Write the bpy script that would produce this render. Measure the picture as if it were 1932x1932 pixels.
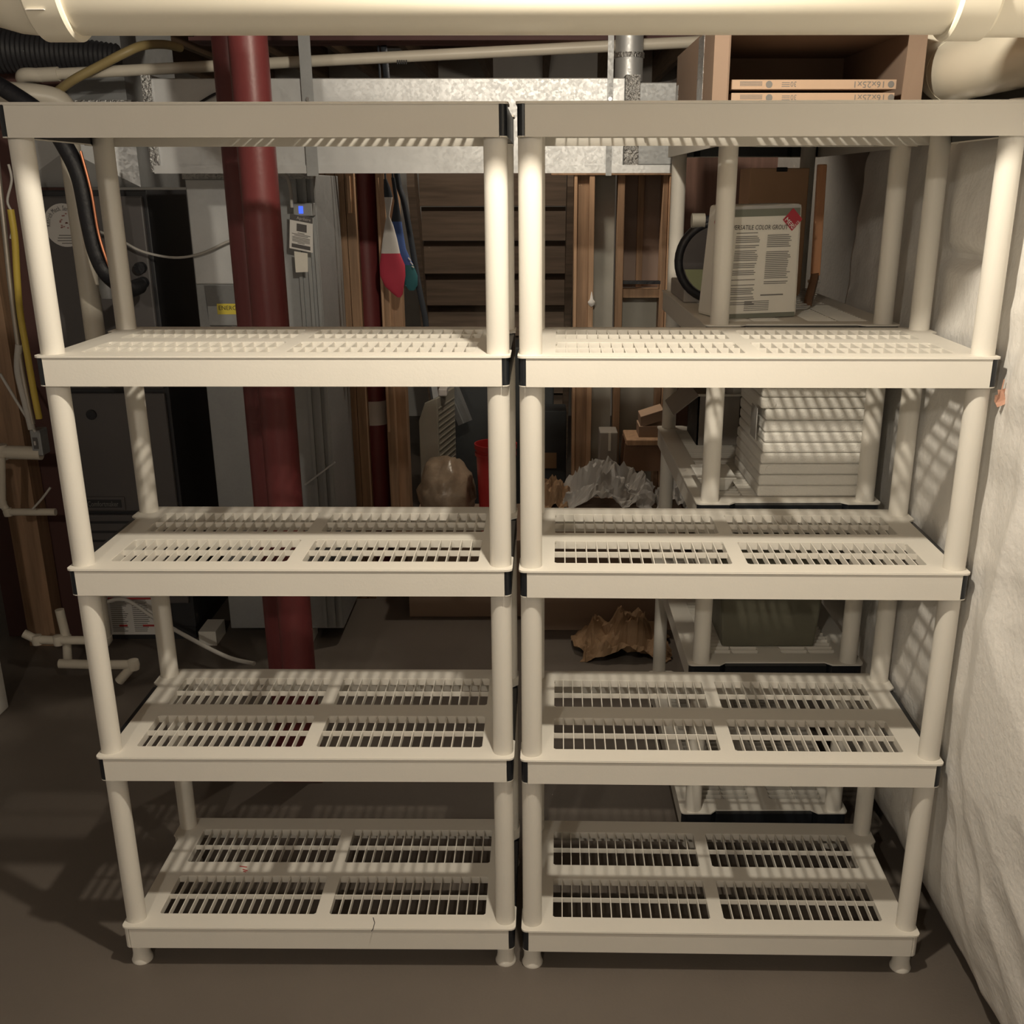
import bpy, bmesh, math, random
from mathutils import Vector, Matrix, noise
random.seed(7)
S = bpy.context.scene
for o in list(bpy.data.objects): bpy.data.objects.remove(o)
col = S.collection
PI = math.pi

# ------------------------------------------------------------------ camera
F_PX, CX, CY = 2017.8, 966 + 46.55, 966 + 92.56
CAM = Vector((0.0269, -2.0608, 1.7404))
PITCH, YAW, ROLL = 0.3356, 0.0007, 0.0012
x0 = Vector((math.cos(YAW), -math.sin(YAW), 0)); yf = Vector((math.sin(YAW), math.cos(YAW), 0)); zu = Vector((0, 0, 1))
FWD = yf * math.cos(PITCH) - zu * math.sin(PITCH)
up0 = yf * math.sin(PITCH) + zu * math.cos(PITCH)
RIGHT = x0 * math.cos(ROLL) - up0 * math.sin(ROLL)
UP = x0 * math.sin(ROLL) + up0 * math.cos(ROLL)
cd = bpy.data.cameras.new('camera'); cam = bpy.data.objects.new('camera', cd); col.objects.link(cam)
cam.matrix_world = Matrix(((RIGHT.x, UP.x, -FWD.x, CAM.x), (RIGHT.y, UP.y, -FWD.y, CAM.y), (RIGHT.z, UP.z, -FWD.z, CAM.z), (0, 0, 0, 1)))
cd.sensor_width = 36; cd.sensor_fit = 'HORIZONTAL'; cd.lens = F_PX / 1932 * 36
cd.shift_x = -46.55 / 1932; cd.shift_y = 92.56 / 1932; cd.clip_start = .05; cd.clip_end = 60
S.camera = cam

# ------------------------------------------------------------------ world, lights, exposure
w = bpy.data.worlds.new('world'); S.world = w; w.use_nodes = True
w.node_tree.nodes['Background'].inputs[0].default_value = (.9, .93, 1, 1)
w.node_tree.nodes['Background'].inputs[1].default_value = 0.0
S.view_settings.view_transform = 'Standard'; S.view_settings.look = 'None'
S.view_settings.gamma = 1; S.view_settings.use_curve_mapping = False
S.view_settings.exposure = 0.15
BULB = Vector((.10, -.61, 2.36))           # bare bulb above and in front of the shelves
FILL_ROOM = Vector((-.75, -3.1, 2.36))         # unseen fill bulb added behind the photographer to lift the shadows
FILL_BACK = Vector((.10, 2.40, 2.36))          # fill bulb added out of view to brighten the back, as highlights suggest
def bulb(name, loc, watts, color, r):
    l = bpy.data.lights.new(name, 'POINT'); l.energy = watts; l.color = color; l.shadow_soft_size = r
    o = bpy.data.objects.new(name, l); o.location = loc; col.objects.link(o); return o
bulb('bulb_or_fill_light', BULB, 68, (1, .90, .73), .03)
bulb('bulb_or_fill_light', FILL_ROOM, 60, (1, .90, .75), .04)
bulb('bulb_or_fill_light', FILL_BACK, 24, (1, .88, .70), .035)

# ------------------------------------------------------------------ helpers
def at(px, py, Y):
    d = RIGHT * ((px - CX) / F_PX) - UP * ((py - CY) / F_PX) + FWD
    return CAM + d * ((Y - CAM.y) / d.y)
def on(px, py, z):
    d = RIGHT * ((px - CX) / F_PX) - UP * ((py - CY) / F_PX) + FWD
    return CAM + d * ((z - CAM.z) / d.z)

WL = {}
def tag(o, label, cat, group=None, kind=None):
    if label: o['label'] = label
    if cat: o['category'] = cat
    if group: o['group'] = group
    if kind: o['kind'] = kind
    return o
def thing(name, label, cat, loc=(0, 0, 0), group=None, rz=0):
    o = bpy.data.objects.new(name, None); col.objects.link(o); o.empty_display_size = .1
    o.location = loc; o.rotation_euler = (0, 0, rz); WL[o] = Vector(loc)
    return tag(o, label, cat, group)

class MB:
    def __init__(s): s.v = []; s.f = []
    def add(s, vs, fs):
        n = len(s.v); s.v += [Vector(q) for q in vs]; s.f += [tuple(i + n for i in f) for f in fs]; return s
    def box(s, a, b):
        x0, y0, z0 = a; x1, y1, z1 = b
        if x0 > x1: x0, x1 = x1, x0
        if y0 > y1: y0, y1 = y1, y0
        if z0 > z1: z0, z1 = z1, z0
        return s.add([(x0, y0, z0), (x1, y0, z0), (x1, y1, z0), (x0, y1, z0), (x0, y0, z1), (x1, y0, z1), (x1, y1, z1), (x0, y1, z1)],
                     [(0, 3, 2, 1), (4, 5, 6, 7), (0, 1, 5, 4), (1, 2, 6, 5), (2, 3, 7, 6), (3, 0, 4, 7)])
    def bar(s, p, q, wdt, dep, upv=(0, 0, 1)):
        p = Vector(p); q = Vector(q); d = (q - p).normalized(); u = Vector(upv)
        if abs(d.dot(u)) > .98: u = Vector((0, 1, 0))
        a = d.cross(u).normalized() * wdt / 2; b = a.cross(d).normalized() * dep / 2
        c = [a + b, -a + b, -a - b, a - b]
        return s.add([p + k for k in c] + [q + k for k in c], [(0, 1, 2, 3), (7, 6, 5, 4), (0, 4, 5, 1), (1, 5, 6, 2), (2, 6, 7, 3), (3, 7, 4, 0)])
    def hexa(s, c8):   # 4 bottom + 4 top corners
        return s.add(c8, [(0, 3, 2, 1), (4, 5, 6, 7), (0, 1, 5, 4), (1, 2, 6, 5), (2, 3, 7, 6), (3, 0, 4, 7)])
    def tube(s, path, r, n=14, caps=True, r2=None):
        P = [Vector(q) for q in path]; m = len(P); rings = []; ref = None
        for i in range(m):
            t = (P[min(i + 1, m - 1)] - P[max(i - 1, 0)]).normalized()
            if ref is None:
                ref = Vector((0, 0, 1)) if abs(t.z) < .9 else Vector((0, 1, 0))
            a = (ref - t * ref.dot(t)).normalized(); ref = a; b = t.cross(a)
            rr = r[i] if isinstance(r, (list, tuple)) else r
            rings.append([P[i] + (a * math.cos(2 * PI * k / n) + b * math.sin(2 * PI * k / n)) * rr for k in range(n)])
        vs = [q for R in rings for q in R]; fs = []
        for i in range(m - 1):
            for k in range(n):
                k2 = (k + 1) % n; fs.append((i * n + k, i * n + k2, (i + 1) * n + k2, (i + 1) * n + k))
        if caps: fs += [tuple(range(n - 1, -1, -1)), tuple(range((m - 1) * n, m * n))]
        return s.add(vs, fs)
    def lathe(s, prof, c, n=24, sx=1, sy=1):   # prof [(r,z)], closed ends if r==0
        c = Vector(c); vs = []; fs = []
        for r, z in prof:
            vs += [c + Vector((math.cos(2 * PI * k / n) * r * sx, math.sin(2 * PI * k / n) * r * sy, z)) for k in range(n)]
        for i in range(len(prof) - 1):
            for k in range(n):
                k2 = (k + 1) % n; fs.append((i * n + k, i * n + k2, (i + 1) * n + k2, (i + 1) * n + k))
        fs += [tuple(range(n - 1, -1, -1)), tuple(range((len(prof) - 1) * n, len(prof) * n))]
        return s.add(vs, fs)
    def strip(s, pts, z0, z1, th):   # wall of thickness th along a 2-D polyline (to its left = inside)
        m = len(pts); P = [Vector((q[0], q[1])) for q in pts]; N = []
        for i in range(m):
            t = (P[min(i + 1, m - 1)] - P[max(i - 1, 0)]).normalized(); N.append(Vector((-t.y, t.x)) * th)
        vs = []
        for i in range(m):
            o = P[i]; q = P[i] + N[i]
            vs += [(o.x, o.y, z0), (o.x, o.y, z1), (q.x, q.y, z1), (q.x, q.y, z0)]
        fs = [(0, 1, 2, 3), ((m - 1) * 4 + 3, (m - 1) * 4 + 2, (m - 1) * 4 + 1, (m - 1) * 4)]
        for i in range(m - 1):
            for k in range(4):
                k2 = (k + 1) % 4; fs.append((i * 4 + k, (i + 1) * 4 + k, (i + 1) * 4 + k2, i * 4 + k2))
        return s.add(vs, fs)
    def quad(s, a, b, c, d): return s.add([a, b, c, d], [(0, 1, 2, 3)])
    def text(s, txt, org, ux, uy, size, sx=1.0):   # flat lettering: org lower-left, ux/uy unit vectors
        vs, fs = glyphs(txt); ux = Vector(ux); uy = Vector(uy); org = Vector(org)
        return s.add([org + ux * (v[0] * size * sx) + uy * (v[1] * size) for v in vs], fs)
    def build(s, name, mat, parent=None, smooth=False, bevel=0, label=None):
        name_ = name
        me = bpy.data.meshes.new(name); off = WL.get(parent, Vector((0, 0, 0)))
        me.from_pydata([v - off for v in s.v], [], s.f)
        bm = bmesh.new(); bm.from_mesh(me); bmesh.ops.recalc_face_normals(bm, faces=bm.faces); bm.to_mesh(me); bm.free()
        me.materials.append(mat)
        o = bpy.data.objects.new(name, me); col.objects.link(o)
        if parent: o.parent = parent; WL[o] = off
        else: WL[o] = Vector((0, 0, 0))
        if smooth:
            me.polygons.foreach_set('use_smooth', [True] * len(me.polygons))
            try: me.set_sharp_from_angle(angle=math.radians(38))
            except Exception: pass
        if bevel:
            md = o.modifiers.new('bevel', 'BEVEL'); md.width = bevel; md.segments = 2; md.limit_method = 'ANGLE'
        if label: o['label'] = label
        if name_ in ('print', 'red_print', 'emblem') and parent: o['kind'] = 'stuff'
        return o
_g = {}
def glyphs(txt):
    if txt in _g: return _g[txt]
    cu = bpy.data.curves.new('t', 'FONT'); cu.body = txt; cu.size = 1; cu.resolution_u = 2
    ob = bpy.data.objects.new('t', cu); col.objects.link(ob); bpy.context.view_layer.update()
    me = bpy.data.meshes.new_from_object(ob.evaluated_get(bpy.context.evaluated_depsgraph_get()))
    r = ([tuple(v.co) for v in me.vertices], [tuple(p.vertices) for p in me.polygons])
    bpy.data.objects.remove(ob); bpy.data.curves.remove(cu); bpy.data.meshes.remove(me)
    _g[txt] = r; return r
def twidth(txt, size): return max((v[0] for v in glyphs(txt)[0]), default=0) * size
def arc(c, r, a0, a1, n=8):
    return [Vector(c) + Vector((math.cos(a0 + (a1 - a0) * k / n), math.sin(a0 + (a1 - a0) * k / n), 0)) * r for k in range(n + 1)]
def smoothpath(pts, n=6):
    P = [Vector(p) for p in pts]; out = []
    for i in range(len(P) - 1):
        p0 = P[max(i - 1, 0)]; p1 = P[i]; p2 = P[i + 1]; p3 = P[min(i + 2, len(P) - 1)]
        for k in range(n):
            t = k / n
            out.append(.5 * ((2 * p1) + (p2 - p0) * t + (2 * p0 - 5 * p1 + 4 * p2 - p3) * t * t + (3 * p1 - p0 - 3 * p2 + p3) * t ** 3))
    return out + [P[-1]]

# ------------------------------------------------------------------ materials
def mat(name, color, rough=.5, metal=0, var=.08, scale=6, bump=0, bscale=40, grain=None, trans=0, alpha=1, spec=.5, emit=None):
    m = bpy.data.materials.new(name); m.use_nodes = True; nt = m.node_tree; B = nt.nodes['Principled BSDF']
    L = nt.links.new
    tc = nt.nodes.new('ShaderNodeTexCoord'); mp = nt.nodes.new('ShaderNodeMapping'); L(tc.outputs['Object'], mp.inputs[0])
    if grain: mp.inputs['Scale'].default_value = grain
    nz = nt.nodes.new('ShaderNodeTexNoise'); nz.inputs['Scale'].default_value = scale; nz.inputs['Detail'].default_value = 5
    L(mp.outputs[0], nz.inputs['Vector'])
    rp = nt.nodes.new('ShaderNodeValToRGB'); c = color
    rp.color_ramp.elements[0].position = .3; rp.color_ramp.elements[1].position = .7
    rp.color_ramp.elements[0].color = (c[0] * (1 - var), c[1] * (1 - var), c[2] * (1 - var), 1)
    rp.color_ramp.elements[1].color = (min(1, c[0] * (1 + var)), min(1, c[1] * (1 + var)), min(1, c[2] * (1 + var)), 1)
    L(nz.outputs['Fac'], rp.inputs[0]); L(rp.outputs[0], B.inputs['Base Color'])
    B.inputs['Roughness'].default_value = rough; B.inputs['Metallic'].default_value = metal
    B.inputs['Specular IOR Level'].default_value = spec
    if trans: B.inputs['Transmission Weight'].default_value = trans
    if alpha < 1: B.inputs['Alpha'].default_value = alpha
    if emit:
        B.inputs['Emission Color'].default_value = (*emit[:3], 1); B.inputs['Emission Strength'].default_value = emit[3]
    if bump:
        n2 = nt.nodes.new('ShaderNodeTexNoise'); n2.inputs['Scale'].default_value = bscale; n2.inputs['Detail'].default_value = 6
        L(mp.outputs[0], n2.inputs['Vector'])
        bp = nt.nodes.new('ShaderNodeBump'); bp.inputs['Strength'].default_value = bump; bp.inputs['Distance'].default_value = .01
        L(n2.outputs['Fac'], bp.inputs['Height']); L(bp.outputs[0], B.inputs['Normal'])
    return m
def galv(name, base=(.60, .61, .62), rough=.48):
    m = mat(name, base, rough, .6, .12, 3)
    nt = m.node_tree; B = nt.nodes['Principled BSDF']; L = nt.links.new
    tc = nt.nodes.new('ShaderNodeTexCoord'); vo = nt.nodes.new('ShaderNodeTexVoronoi'); vo.inputs['Scale'].default_value = 130
    L(tc.outputs['Object'], vo.inputs['Vector'])
    mr = nt.nodes.new('ShaderNodeMapRange'); mr.inputs['To Min'].default_value = rough - .05; mr.inputs['To Max'].default_value = rough + .07
    sp = nt.nodes.new('ShaderNodeSeparateColor'); L(vo.outputs['Color'], sp.inputs[0]); L(sp.outputs[0], mr.inputs['Value']); L(mr.outputs[0], B.inputs['Roughness'])
    nz = nt.nodes.new('ShaderNodeTexNoise'); nz.inputs['Scale'].default_value = 7; L(tc.outputs['Object'], nz.inputs['Vector'])
    bp = nt.nodes.new('ShaderNodeBump'); bp.inputs['Strength'].default_value = .12; bp.inputs['Distance'].default_value = .02
    L(nz.outputs['Fac'], bp.inputs['Height']); L(bp.outputs[0], B.inputs['Normal'])
    return m
M = dict(
    plastic=mat('shelf_plastic', (.74, .71, .65), .55, var=.03, scale=3, bump=.03, bscale=180, spec=.3),
    trim=mat('black_trim', (.012, .014, .018), .35),
    pvc=mat('cream_pvc', (.80, .75, .63), .33, var=.03, scale=4),
    pvc2=mat('dull_pvc', (.66, .61, .52), .4, var=.06),
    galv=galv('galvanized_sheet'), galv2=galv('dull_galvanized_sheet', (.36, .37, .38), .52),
    cleat=mat('crinkled_tape', (.5, .5, .5), .3, 1, .2, 30, bump=.8, bscale=120),
    red=mat('red_oxide_paint', (.165, .034, .036), .42, var=.1, scale=5, bump=.05, bscale=90),
    redbeam=mat('red_beam_paint', (.10, .036, .034), .6, var=.15),
    floor=mat('floor_paint', (.145, .123, .105), .55, var=.07, scale=2.5, bump=.06, bscale=150),
    conc=mat('concrete', (.22, .21, .2), .85, var=.12, scale=4, bump=.3, bscale=60),
    dark=mat('dark_void', (.02, .02, .022), .8),
    wood=mat('stud_wood', (.33, .205, .125), .7, var=.28, scale=5, grain=(9, 9, .6), bump=.1),
    woodpale=mat('pale_wood', (.50, .32, .20), .65, var=.2, scale=5, grain=(9, 9, .6)),
    woodx=mat('stair_wood', (.22, .165, .125), .75, var=.25, scale=5, grain=(.6, 9, 9)),
    joist=mat('joist_wood', (.24, .16, .1), .8, var=.25, scale=5, grain=(9, .6, 9)),
    plywood=mat('subfloor', (.30, .22, .14), .8, var=.15),
    wallp=mat('room_wall', (.80, .79, .77), .8, var=.04, bump=.1),
    fabric=mat('insulation_fabric', (.78, .76, .73), .6, var=.03, scale=5, bump=.25, bscale=70),
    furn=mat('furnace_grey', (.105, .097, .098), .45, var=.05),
    furnd=mat('furnace_dark', (.028, .028, .032), .5),
    black=mat('black_rubber', (.012, .012, .016), .5, bump=.2, bscale=60),
    copper=mat('copper', (.55, .22, .12), .35, .8),
    white=mat('white_print', (.78, .76, .74), .6, var=.02),
    ink=mat('ink', (.03, .03, .035), .7), greyink=mat('grey_ink', (.22, .21, .2), .7),
    redink=mat('red_ink', (.5, .05, .05), .6),
    yellow=mat('yellow_label', (.75, .62, .08), .5), gas=mat('yellow_gas_line', (.36, .28, .13), .45),
    yellow2=mat('yellow_jacket', (.58, .43, .07), .45),
    card=mat('cardboard', (.31, .22, .165), .8, var=.07, scale=4), cardpale=mat('filter_board', (.55, .39, .28), .8, var=.05),
    cardgrey=mat('grey_carton', (.34, .31, .28), .8, var=.08),  # one even grey for the cartons and the bin
    foam=mat('polystyrene', (.82, .80, .75), .75, var=.03, bump=.3, bscale=260),
    olive=mat('olive_tote', (.13, .125, .09), .55), bagprint=mat('bag_paper', (.82, .79, .72), .55, var=.04),
    baggreen=mat('bag_green_band', (.20, .21, .17), .5), bagred=mat('bag_red', (.45, .04, .06), .5),
    wooden=mat('brush_wood', (.72, .36, .19), .5, var=.15, grain=(9, 9, .8)), steel=mat('steel', (.6, .6, .6), .3, 1),
    bluec=mat('blue_cloth', (.05, .10, .30), .8), tealc=mat('teal_cloth', (.02, .11, .13), .8), redc=mat('red_cloth', (.40, .03, .06), .8),
    whitec=mat('white_cloth', (.55, .52, .5), .85), darkc=mat('dark_cloth', (.025, .03, .04), .8),
    beige=mat('beige_plastic', (.36, .34, .29), .5), bucket=mat('red_bucket', (.48, .035, .035), .4),
    film=mat('clear_film', (.80, .78, .76), .22, trans=.45, var=.05), bagfill=mat('bagged_packing', (.34, .26, .19), .28, var=.3, scale=9, bump=.3, bscale=30), kraft=mat('kraft_paper', (.33, .21, .12), .75, var=.15),
    stain=mat('stained_wood', (.22, .12, .07), .5, var=.2), drywall=mat('drywall', (.40, .39, .35), .85), paperback=mat('brown_paper_facing', (.30, .22, .18), .7),
    green=mat('green_label', (.34, .38, .22), .6), cardlit=mat('lit_cardboard', (.68, .43, .27), .75, var=.05), leaf=mat('orange_leaf', (.56, .31, .22), .6), screen=mat('blue_screen', (.05, .1, .6), .4, emit=(.05, .12, 1, 1.2)),
    porcelain=mat('porcelain', (.85, .84, .8), .3), ply=mat('dark_board', (.05, .055, .06), .7), wire=mat('grey_cable', (.5, .48, .45), .5), bx=mat('armoured_cable', (.42, .38, .33), .4, .7),
)

# ------------------------------------------------------------------ the room
def struct(name, a, b, m): return tag(MB().box(a, b).build(name, m), None, None, kind='structure')
struct('floor', (-4, -5, -.12), (1.2, 6.6, 0), M['floor'])
struct('wall_right', (1.06, -5, 0), (1.2, 6.6, 2.72), M['conc'])
struct('wall_left', (-4.1, -5, 0), (-4, 6.6, 2.72), M['wallp'])
struct('wall_front', (-4, -5.1, 0), (1.2, -5, 2.72), M['wallp'])
struct('wall_back', (-4, 6.5, 0), (1.2, 6.6, 2.72), M['wallp'])
cl = struct('ceiling', (-4.1, -5.1, 2.70), (1.2, 6.6, 2.72), M['plywood'])
x = -3.9
while x < 1.1:
    MB().box((x - .019, -5, 2.47), (x + .019, 6.5, 2.70)).build('joist', M['joist'], cl); x += .4

# lampholders of the shelf bulb and the two added fill bulbs
for b, lab in ((BULB, 'white porcelain lampholder on the joist above the shelving'), (FILL_ROOM, 'added white porcelain lampholder of the unseen fill bulb farther from the shelving'), (FILL_BACK, 'added white porcelain lampholder of the unseen fill bulb in front of the stairs')):
    t = thing('lampholder', lab, 'lamp', (b.x, b.y, b.z + .04))
    MB().lathe([(.0, .11), (.055, .11), (.058, .09), (.05, .07), (.0, .07)], (b.x, b.y, b.z)).build('base', M['porcelain'], t, True)
    MB().lathe([(.0, .07), (.024, .07), (.022, .04), (.0, .04)], (b.x, b.y, b.z)).build('socket', M['porcelain'], t, True)

# insulation blanket on the right wall
def blanket():
    ny, nz = 260, 170; vs = []; fs = []
    ya, yb, za, zb = -1.5, 1.12, .085, 1.905
    def ridge(u, v, k): return 1 - abs(noise.noise(Vector((u, v, k)))) * 2
    for j in range(nz + 1):
        for i in range(ny + 1):
            y = ya + (yb - ya) * i / ny; t = j / nz; z = za + (zb - za) * t
            x = .927 + .070 * math.exp(-((z - .085) / .17)) + .02 * max(0, (z - 1.45) / .45)
            if y < -.03: x -= .03 * min(1, (-.03 - y) / .12) * min(1, max(0, (z - .2) / .5))
            front = min(1, max(.3, (.15 - y) / .3)) * min(1, .35 + max(0, (z - .1) / .35))
            lo = min(1, max(0, (1.25 - z) / .4))
            d1 = ridge((y * .9 + z * .75) * 1.0, (z * .9 - y * .75) * 3.4, 4.2)          # long slanting folds low down
            d2 = ridge(y * 1.3, z * 8.5 + y * 1.2, 9.1)                                    # level creases higher up
            d3 = ridge(y * 7 + z * 1.4, z * 1.2, 2.2)                                      # vertical hang
            sm = noise.noise(Vector((y * 13, z * 13, 5)))
            x -= front * (.026 * lo * d1 + .017 * (1 - lo) * d2 + .012 * d3) - .004 * sm - .026 * front
            x += .012 * noise.noise(Vector((y * 1.6, z * 1.5, 3.1)))
            g = math.exp(-((y - .30) / .16) ** 2)
            x += .03 * g * math.exp(-((z - 1.60) / .02) ** 2)
            x -= .012 * g * math.exp(-((z - 1.70) / .07) ** 2)
            if t > .95: x += (t - .95) * .4 + .010 * math.sin(y * 70 + 2 * math.sin(y * 9)) * (t - .95) / .05
            x = max(x, .9225 if y > -.04 else .9225 - .03 * min(1, (-.04 - y) / .1))
            vs.append((x, y, z))
    for j in range(nz):
        for i in range(ny):
            a = j * (ny + 1) + i; fs.append((a, a + 1, a + ny + 2, a + ny + 1))
    return MB().add(vs, fs)
o = blanket().build('insulation_blanket', M['fabric'], None, True)
md = o.modifiers.new('thick', 'SOLIDIFY'); md.thickness = .006; md.offset = 1
tag(o, 'white wrinkled insulation blanket hanging on the right-hand wall', 'insulation')

# ------------------------------------------------------------------ plastic shelving unit
W, D, TH = .919, .459, .059
ZS = [.117, .564, 1.002, 1.437, 1.886]
def outline(ins=0):      # deck outline, counter-clockwise, notched short sides
    r = .013; nt = .017; pl = .082; pts = []
    hx, d = W / 2 - ins, D - ins; y0 = ins
    def cr(cx, cy, a): return [(cx + math.cos(a + PI / 2 * k / 5) * r, cy + math.sin(a + PI / 2 * k / 5) * r) for k in range(6)]
    pts += cr(hx - r, y0 + r, -PI / 2)
    pts += [(hx, pl), (hx - nt, pl + nt), (hx - nt, D - pl - nt), (hx, D - pl)]
    pts += cr(hx - r, d - r, 0)
    pts += cr(-hx + r, d - r, PI / 2)
    pts += [(-hx, D - pl), (-hx + nt, D - pl - nt), (-hx + nt, pl + nt), (-hx, pl)]
    pts += cr(-hx + r, y0 + r, PI)
    return pts
PANX = [(-.388, -.0145), (.0145, .388)]; PANY = [(.052, .2), (.258, .405)]
def deck_mesh():
    bm = bmesh.new()
    def loop(pts):
        vs = [bm.verts.new((p[0], p[1], 0)) for p in pts]
        return [bm.edges.new((vs[i], vs[(i + 1) % len(vs)])) for i in range(len(vs))]
    es = loop(outline())
    for xa, xb in PANX:
        for ya, yb in PANY:
            c = .006; es += loop([(xa + c, ya), (xb - c, ya), (xb, ya + c), (xb, yb - c), (xb - c, yb), (xa + c, yb), (xa, yb - c), (xa, ya + c)])
    bmesh.ops.triangle_fill(bm, edges=es, use_beauty=True)
    ex = bmesh.ops.extrude_face_region(bm, geom=list(bm.faces))
    bmesh.ops.translate(bm, vec=(0, 0, -.004), verts=[g for g in ex['geom'] if isinstance(g, bmesh.types.BMVert)])
    bmesh.ops.recalc_face_normals(bm, faces=bm.faces)
    me = bpy.data.meshes.new('deck'); bm.to_mesh(me); bm.free(); me.materials.append(M['plastic']); return me
def mesh_of(mb, name, m, smooth=False):
    o = mb.build(name, m, None, smooth); me = o.data; bpy.data.objects.remove(o); return me
OUT = outline(.0026)
def long_skirt():
    mb = MB(); hx = W / 2 - .0168
    mb.strip([(-hx, .0025), (hx, .0025)], -TH, -.002, .003); mb.strip([(hx, D - .0025), (-hx, D - .0025)], -TH, -.002, .003)
    # rounded bead along the lip
    for y in (.0022, D - .0022): mb.tube([(-hx, y, -.0028), (hx, y, -.0028)], .0027, 8)
    # inner ribs under the deck
    for x in (-.2, 0, .2):
        for y in (.03, D - .03): mb.box((x - .0015, y - .02, -.03), (x + .0015, y + .02, -.003))
    return mb
def end_poly(side): return list(OUT[0:16] if side > 0 else OUT[16:32])
def grate(xa, xb, ya, yb):
    mb = MB(); h = .018; t = .0023; n = 16
    for k in range(n + 1):
        x = xa + (xb - xa) * k / n; tt = t if 0 < k < n else .003
        mb.box((x - tt / 2, ya, -h if k in (0, n) else -h + .003), (x + tt / 2, yb, -.0005))
    for y in (ya, (ya + yb) / 2, yb):
        mb.box((xa, y - t / 2, -h if y in (ya, yb) else -.013), (xb, y + t / 2, -.0007))
    return mb
ME = dict(deck=deck_mesh(), skirt=mesh_of(long_skirt(), 'skirt', M['plastic']),
          g00=None)
GR = [mesh_of(grate(xa, xb, ya, yb), 'grate', M['plastic']) for xa, xb in PANX for ya, yb in PANY]
ENDM = {}
for sgn in (1, -1):
    for kk in ('trim', 'plastic'):
        mb = MB(); p = end_poly(sgn); mb.strip(p, -TH + .002, -.003, .0025)
        if kk == 'trim': mb.box((sgn * (W / 2 - .0175), .097, -TH + .003), (sgn * (W / 2 - .003), D - .097, -.005))
        ENDM[sgn, kk] = mesh_of(mb, 'end_trim', M[kk])
    mb = MB(); mb.strip(end_poly(sgn), -TH, -TH + .0022, .004); ENDM[sgn, 'rim'] = mesh_of(mb, 'rim', M['plastic'])
R_P = .0222; PIN_X, PIN_Y = .025, .036
def inst(name, me, parent, loc=(0, 0, 0)):
    o = bpy.data.objects.new(name, me); col.objects.link(o); o.parent = parent; o.location = loc; return o
PG = .438 - TH + .003
def pole_mesh(h):
    mb = MB(); n = 32; mb.tube([(0, 0, 0), (0, 0, h)], R_P, n); return mesh_of(mb, 'pole', M['plastic'], True)
def foot_mesh(h):
    return mesh_of(MB().lathe([(.0, h), (.0195, h), (.0200, .022), (.0222, .010), (.0248, .004), (.024, 0), (0, 0)], (0, 0, 0), 28), 'foot', M['plastic'], True)
PM = {}
def shelving(label, loc, rz, plain_ends=()):
    t = thing('shelving_unit', label, 'shelving unit', loc, None, rz)
    for k, z in enumerate(ZS):
        s = inst('shelf', ME['deck'], t, (0, 0, z))
        inst('skirt', ME['skirt'], s)
        for g in GR: inst('grate', g, s)
        for sgn in (1, -1):
            kk = 'plastic' if (k, sgn) in plain_ends else 'trim'
            e = inst('end_trim', ENDM[sgn, kk], s)
            if kk == 'trim': e['label'] = 'black end trim of the shelf'
            inst('rim', ENDM[sgn, 'rim'], s)
        for sx in (-1, 1):
            for sy in (0, 1):
                px, py = sx * (W / 2 - PIN_X), PIN_Y if sy == 0 else D - PIN_Y
                if k < 4:
                    h = ZS[k + 1] - .004 - z + .001
                    if round(h, 4) not in PM: PM[round(h, 4)] = pole_mesh(h)
                    inst('pole', PM[round(h, 4)], t, (px, py, z - .001))
                if k == 0:
                    if 'foot' not in PM: PM['foot'] = foot_mesh(z - .004)
                    inst('foot', PM['foot'], t, (px, py, 0))
    return t
def unit_origin(xc, yc, rz, corner):   # world position of the unit's front-centre from one front corner
    c = Vector((corner * W / 2, 0)); return (xc - c.x * math.cos(rz) + c.y * math.sin(rz), yc - c.x * math.sin(rz), 0)
rzl, rzr = -.0094, -.022
UL = shelving('empty off-white five-tier plastic shelving unit in front of the furnace and red post', unit_origin(-.0215, 0, rzl, 1), rzl, {(0, -1)})
UR = shelving('empty off-white five-tier plastic shelving unit beside the white insulated wall', unit_origin(-.0085, -.006, rzr, -1), rzr, {(0, 1)})
UB = shelving('loaded off-white plastic shelving unit standing end-on behind the front shelving', (.425, .487 + W / 2, 0), -PI / 2)

# crack in the bottom shelf of the left unit
cp = [(704, 1731), (707, 1741), (704, 1752), (701, 1757)]
cv = [on(a, b, ZS[0] + .0006) for a, b in cp]
mb = MB()
for a, b in zip(cv[:-1], cv[1:]): mb.bar(a, b, .0016, .0006)
cr = mb.build('crack', M['ink'], None); cr.parent = UL; cr.matrix_parent_inverse = Matrix.LocRotScale(UL.location, UL.rotation_euler, None).inverted()
# little ink mark on the same shelf
mb = MB()
for a, b, c, d in ((452, 1634, 466, 1636), (458, 1640, 467, 1643), (459, 1644, 464, 1645)):
    mb.bar(on(a, b, ZS[0] + .0006), on(c, d, ZS[0] + .0006), .003, .0004)
cr = mb.build('ink_mark', M['redink'], None); cr.parent = UL; cr.matrix_parent_inverse = Matrix.LocRotScale(UL.location, UL.rotation_euler, None).inverted()

# ------------------------------------------------------------------ big PVC pipe in front, overhead
PY, PZ, PR = -.165, 2.052, .080
xl = at(128, 40, PY - .05).x; xr = at(1800, 40, PY - .05).x
t = thing('drain_pipe', 'thick cream plastic pipe running overhead across the front of the shelving', 'pipe', (0, PY, PZ))
MB().tube([(xl - .03, PY, PZ), (xr + .03, PY, PZ)], PR, 64).build('pipe', M['pvc'], t, True)
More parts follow.
